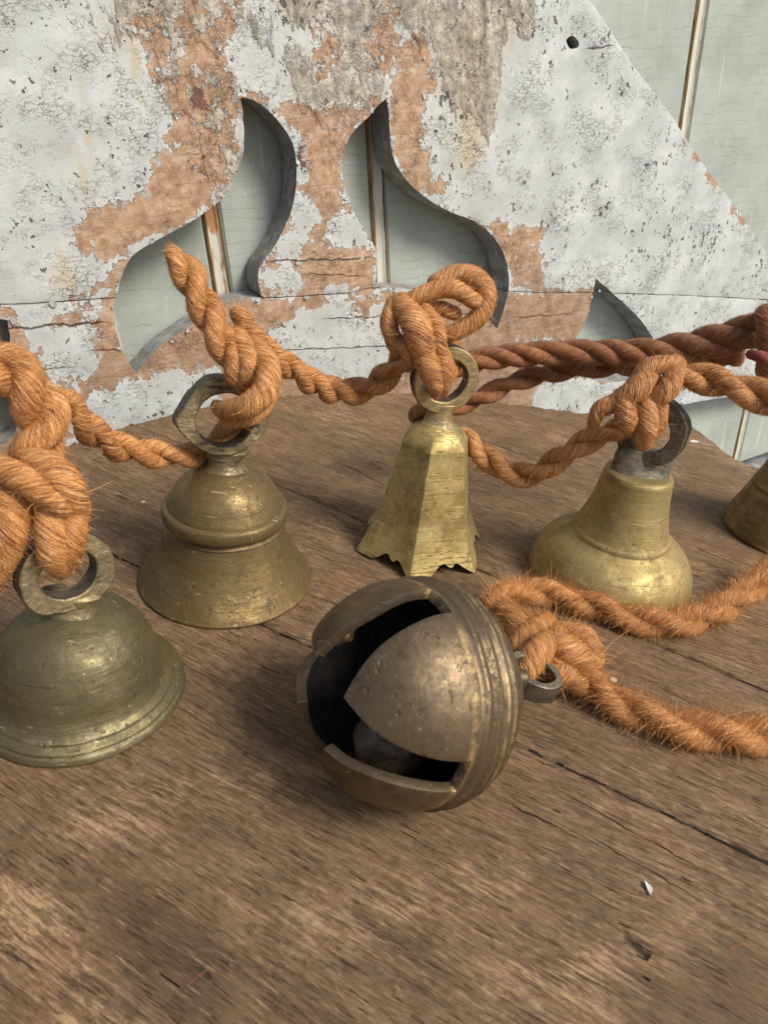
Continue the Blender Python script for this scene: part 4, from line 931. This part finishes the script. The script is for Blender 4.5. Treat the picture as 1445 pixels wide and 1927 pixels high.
# ---- the garland cord that runs from bell to bell
og = on(600, 1000); cA = thing('cord', 'rust orange twisted cord knotted through the standing bells from left edge to right', 'cord', loc=og, group=None)
fz = Fuzz(); a_ = (cA, M_cord, og, fz)
cord_run(pd([(-90, 760, .150, 46), (-40, 700, .150, 46), (10, 694, .152, 46), (52, 722, .154, 46), (80, 780, .156, 46), (74, 840, .158, 44), (60, 890, .160, 42)]), *a_, LONG, pitch=0.021, phase=0.6)
k1 = cA
for L in ([(0, 880, .152, 26), (50, 905, .150, 30), (110, 945, .152, 26)], [(60, 860, .155, 28), (118, 898, .152, 32), (142, 945, .155, 26)],
          [(20, 935, .154, 34), (24, 985, .154, 36), (8, 1040, .157, 34), (-20, 1090, .160, 30), (-40, 1130, .162, 26)], [(92, 940, .156, 28), (98, 990, .155, 32), (102, 1040, .157, 31), (112, 1062, .160, 24)],
          [(138, 940, .158, 24), (140, 990, .157, 27), (132, 1040, .159, 26), (118, 1064, .163, 20)], [(5, 900, .158, 40), (60, 930, .160, 40), (90, 980, .163, 30)], [(110, 1060, .160, 22), (120, 1030, .168, 24), (100, 960, .172, 24), (80, 900, .166, 24)]):
    lobe(pd(L), *a_, MED)
cord_run(pd([(85, 800, .162, 26), (120, 760, .170, 27), (150, 790, .178, 27), (200, 832, .190, 27), (260, 850, .200, 26), (330, 858, .209, 24), (378, 852, .215, 22), (430, 820, .216, 20), (470, 770, .212, 20)]), *a_, MED, pitch=0.026, phase=1.0)
# knot and upright end at the second bell
cord_run(pd([(318, 478, .186, 24), (345, 500, .186, 29), (372, 548, .187, 30), (402, 610, .188, 31), (430, 662, .190, 30), (455, 715, .193, 26)]), *a_, MED, pitch=0.020, phase=2.3)
for L in ([(452, 640, .190, 20), (470, 680, .189, 22), (462, 715, .192, 18)], [(480, 650, .192, 20), (505, 690, .189, 25), (498, 735, .188, 27), (465, 765, .189, 25), (428, 772, .194, 20), (414, 770, .200, 14)],
          [(412, 768, .198, 13), (430, 785, .196, 15), (460, 790, .195, 16), (490, 775, .197, 16), (508, 745, .200, 16)], [(430, 795, .212, 15), (415, 815, .216, 16), (400, 835, .218, 15)], [(455, 600, .194, 18), (490, 650, .196, 20), (505, 690, .198, 18)]):
    lobe(pd(L), *a_, SHORT)
cord_run(pd([(478, 640, .198, 20), (520, 672, .205, 22), (560, 702, .214, 23), (610, 730, .224, 24), (660, 738, .231, 24), (705, 725, .232, 24), (740, 692, .228, 24), (768, 655, .222, 22)]), *a_, MED, pitch=0.021, phase=0.2)
# knot at the third bell
for L in ([(752, 578, .212, 15), (800, 552, .210, 18), (850, 543, .210, 19), (885, 562, .212, 17)], [(826, 530, .216, 17), (862, 516, .216, 20), (898, 526, .216, 21), (915, 556, .216, 21), (904, 592, .217, 20), (874, 616, .218, 18), (842, 630, .219, 16)],
          [(790, 588, .216, 14), (825, 580, .215, 15), (850, 588, .216, 14)], [(738, 580, .211, 16), (732, 610, .210, 19), (740, 640, .212, 17)], [(760, 580, .209, 24), (782, 610, .206, 31), (792, 645, .208, 28)], [(800, 585, .211, 15), (822, 615, .209, 17), (826, 655, .212, 16)],
          [(752, 642, .212, 13), (766, 662, .211, 15), (768, 685, .214, 12)], [(790, 655, .211, 22), (806, 690, .211, 24), (818, 722, .214, 19), (822, 735, .218, 14)], [(826, 655, .213, 17), (838, 692, .213, 19), (834, 725, .216, 15)], [(820, 735, .218, 14), (838, 710, .226, 16), (856, 680, .232, 15), (852, 640, .230, 14)]):
    lobe(pd(L), *a_, SHORT)
cord_run(pd([(850, 690, .228, 18), (812, 742, .238, 20), (790, 780, .246, 20), (820, 815, .252, 20), (870, 825, .252, 21), (910, 858, .248, 22), (955, 888, .244, 22), (1000, 893, .240, 22), (1045, 868, .236, 22), (1095, 835, .232, 22), (1150, 812, .228, 21), (1185, 800, .226, 18)]), *a_, MED, pitch=0.024, phase=0.9)
# knot at the fourth bell
for L in ([(1195, 720, .214, 16), (1222, 692, .212, 20), (1262, 684, .213, 17)], [(1270, 696, .213, 19), (1256, 732, .210, 23), (1230, 752, .212, 19)], [(1150, 762, .213, 17), (1195, 735, .210, 26), (1215, 715, .212, 22)], [(1172, 755, .211, 20), (1178, 785, .211, 22), (1186, 806, .216, 16)],
          [(1215, 762, .212, 20), (1216, 795, .212, 24), (1212, 822, .215, 20)], [(1245, 772, .217, 13), (1240, 800, .218, 14), (1226, 820, .221, 12)], [(1118, 792, .216, 13), (1128, 770, .214, 17), (1155, 758, .213, 18)], [(1212, 825, .219, 16), (1224, 800, .228, 18), (1232, 760, .228, 18), (1262, 715, .222, 18)]):
    lobe(pd(L), *a_, SHORT)
cord_run(pd([(1252, 705, .217, 22), (1300, 708, .214, 27), (1360, 722, .211, 28), (1420, 742, .208, 29), (1480, 770, .205, 30)]), *a_, LONG, pitch=0.030, phase=2.6)
fz.build(cA, M_cordf, og)
# ---- pair of darker cords behind
ob = on(1150, 790); cB = thing('cord', 'dark rust doubled cord crossing behind the bells in front of the gable board', 'cord', loc=ob); fz = Fuzz(); a_ = (cB, M_dark, ob, fz)
cord_run(pd([(830, 700, .262, 20), (900, 678, .262, 21), (980, 668, .262, 22), (1060, 664, .260, 23), (1140, 664, .257, 24), (1220, 664, .253, 27), (1300, 654, .247, 31), (1380, 634, .240, 33), (1460, 610, .235, 34)]), *a_, SHORT, plies=3, pitch=0.034, spread=0.5, ply_r=0.56)
cord_run(pd([(800, 775, .272, 17), (860, 764, .273, 17), (910, 745, .273, 18), (970, 718, .273, 18), (1040, 700, .271, 19), (1120, 690, .267, 20), (1210, 684, .262, 21), (1300, 676, .255, 22), (1400, 668, .247, 24)]), *a_, SHORT, pitch=0.026, phase=1.2)
lobe(pd([(1440, 600, .228, 20), (1448, 650, .228, 22), (1440, 690, .232, 18)]), *a_, SHORT)
lobe(pd([(1416, 668, .229, 10), (1432, 672, .227, 13), (1450, 680, .228, 12)]), cB, M_red, ob, None, None)
fz.build(cB, M_darkf, ob)
# ---- front cord tied to the crotal bell
oc = on(1100, 1250); KN = (560, 0.0026, 0.5, 0.00007, 0.72); cC = thing('cord', 'fuzzy orange cord lying on the table, tied to the round bronze bell', 'cord', loc=oc); fz = Fuzz(); a_ = (cC, M_cord, oc, fz)
XL = (950, 0.0026, 0.45, 0.00007, 0.52)
cord_run(pz([(930, 1150, .009, 3.4), (945, 1122, .008, 3.8), (1000, 1112, .006, 4.0), (1070, 1124, .0048, 4.2), (1140, 1146, .0045, 4.2), (1210, 1168, .0045, 4.3), (1270, 1172, .0045, 4.3), (1330, 1158, .005, 4.4), (1400, 1118, .007, 4.5), (1480, 1050, .012, 4.5)]), *a_, XL, pitch=0.034, phase=0.4)
cord_run(pz([(948, 1140, .011, 3.3), (980, 1168, .011, 3.5), (1005, 1190, .011, 3.4)]), *a_, XL, pitch=0.030)
for L in ([(955, 1150, .010, 3.4), (975, 1180, .012, 4.0), (985, 1215, .011, 3.6)], [(1020, 1172, .013, 3.2), (995, 1198, .014, 4.2), (968, 1222, .012, 3.6)], [(1044, 1200, .016, 3.2), (1016, 1222, .0165, 4.2), (996, 1252, .014, 3.9), (985, 1274, .011, 3.0)],
          [(1034, 1206, .016, 3.0), (1058, 1218, .0165, 4.3), (1086, 1236, .014, 4.2), (1094, 1258, .010, 3.2)], [(1062, 1188, .012, 3.0), (1100, 1200, .012, 3.6), (1114, 1234, .009, 3.0)],
          [(1045, 1240, .013, 4.0), (1068, 1266, .009, 3.8), (1092, 1286, .006, 3.4)], [(990, 1255, .010, 3.2), (1022, 1268, .010, 3.6), (1060, 1262, .011, 3.6)], [(1000, 1200, .008, 4.4), (1060, 1232, .008, 4.6), (1090, 1262, .007, 4.0)]):
    lobe(pz(L), *a_, KN)
cord_run(pz([(1085, 1262, .009, 3.8), (1120, 1292, .006, 4.0), (1170, 1325, .0048, 4.3), (1230, 1352, .0046, 4.5), (1300, 1372, .0046, 4.6), (1380, 1382, .0046, 4.7), (1500, 1385, .0046, 4.8)]), *a_, XL, pitch=0.034, phase=1.4)
fz.build(cC, M_cordf, oc)

# ================================================================ small things on the table
gp = G('chalky_white_flake'); M_flake = gp.out(gp.ramp(gp.noise(gp.obj(), 900, 3, 0.6), [(0.3, (0.45, 0.42, 0.37)), (0.7, (0.75, 0.73, 0.69))]), 0.8)
def flake(px, py, L, W, ang, label):
    o_ = on(px, py); vs, fs = [], []; n = 14
    for zz in (0.0001, 0.0006):
        for k in range(n):
            a = 2*math.pi*k/n; q = 1+0.25*math.sin(3*a+px)+0.12*math.sin(5*a); x, y = L*math.cos(a)*q/2, W*math.sin(a)*q/2
            vs.append((x*math.cos(ang)-y*math.sin(ang), x*math.sin(ang)+y*math.cos(ang), zz+0.00008*math.sin(a*2)))
    fs = [tuple(range(n))[::-1], tuple(range(n, 2*n))]+[(k, (k+1) % n, n+(k+1) % n, n+k) for k in range(n)]
    o = mesh_obj('paint_flake', vs, fs, M_flake, smooth=False); o.location = o_; tag(o, label, 'flake')
flake(1219, 1673, 0.0026, 0.0011, 1.75, 'long white paint flake lying alone on the bare wood at lower right')
flake(1304, 832, 0.0052, 0.0022, 0.25, 'flat white paint flake near the back edge of the table')

fzl = Fuzz(); vs, fs = [], []
for i in range(70):                                              # stray hairs shed on the table
    x, y = random.uniform(40, 1430), random.uniform(1100, 1850); p = on(x, y); L = random.uniform(0.0015, 0.006); a = random.random()*6.28; k_ = random.uniform(-1.2, 1.2); b = len(vs)
    for q in range(7):
        t = q/6; an = a+k_*t; p = p+np.array([math.cos(an), math.sin(an), 0])*L/6; sd_ = np.array([-math.sin(an), math.cos(an), 0])*0.00005
        z = np.array([0, 0, 0.00035+0.0006*math.sin(t*3.1)*random.random()]); vs += [tuple(p-sd_+z), tuple(p+sd_+z)]
    fs += [(b+2*q, b+2*q+1, b+2*q+3, b+2*q+2) for q in range(6)]
o = mesh_obj('lint', vs, fs, M_cordf, kind='stuff'); tag(o, 'stray pale and orange hairs shed over the bare wood', 'lint')
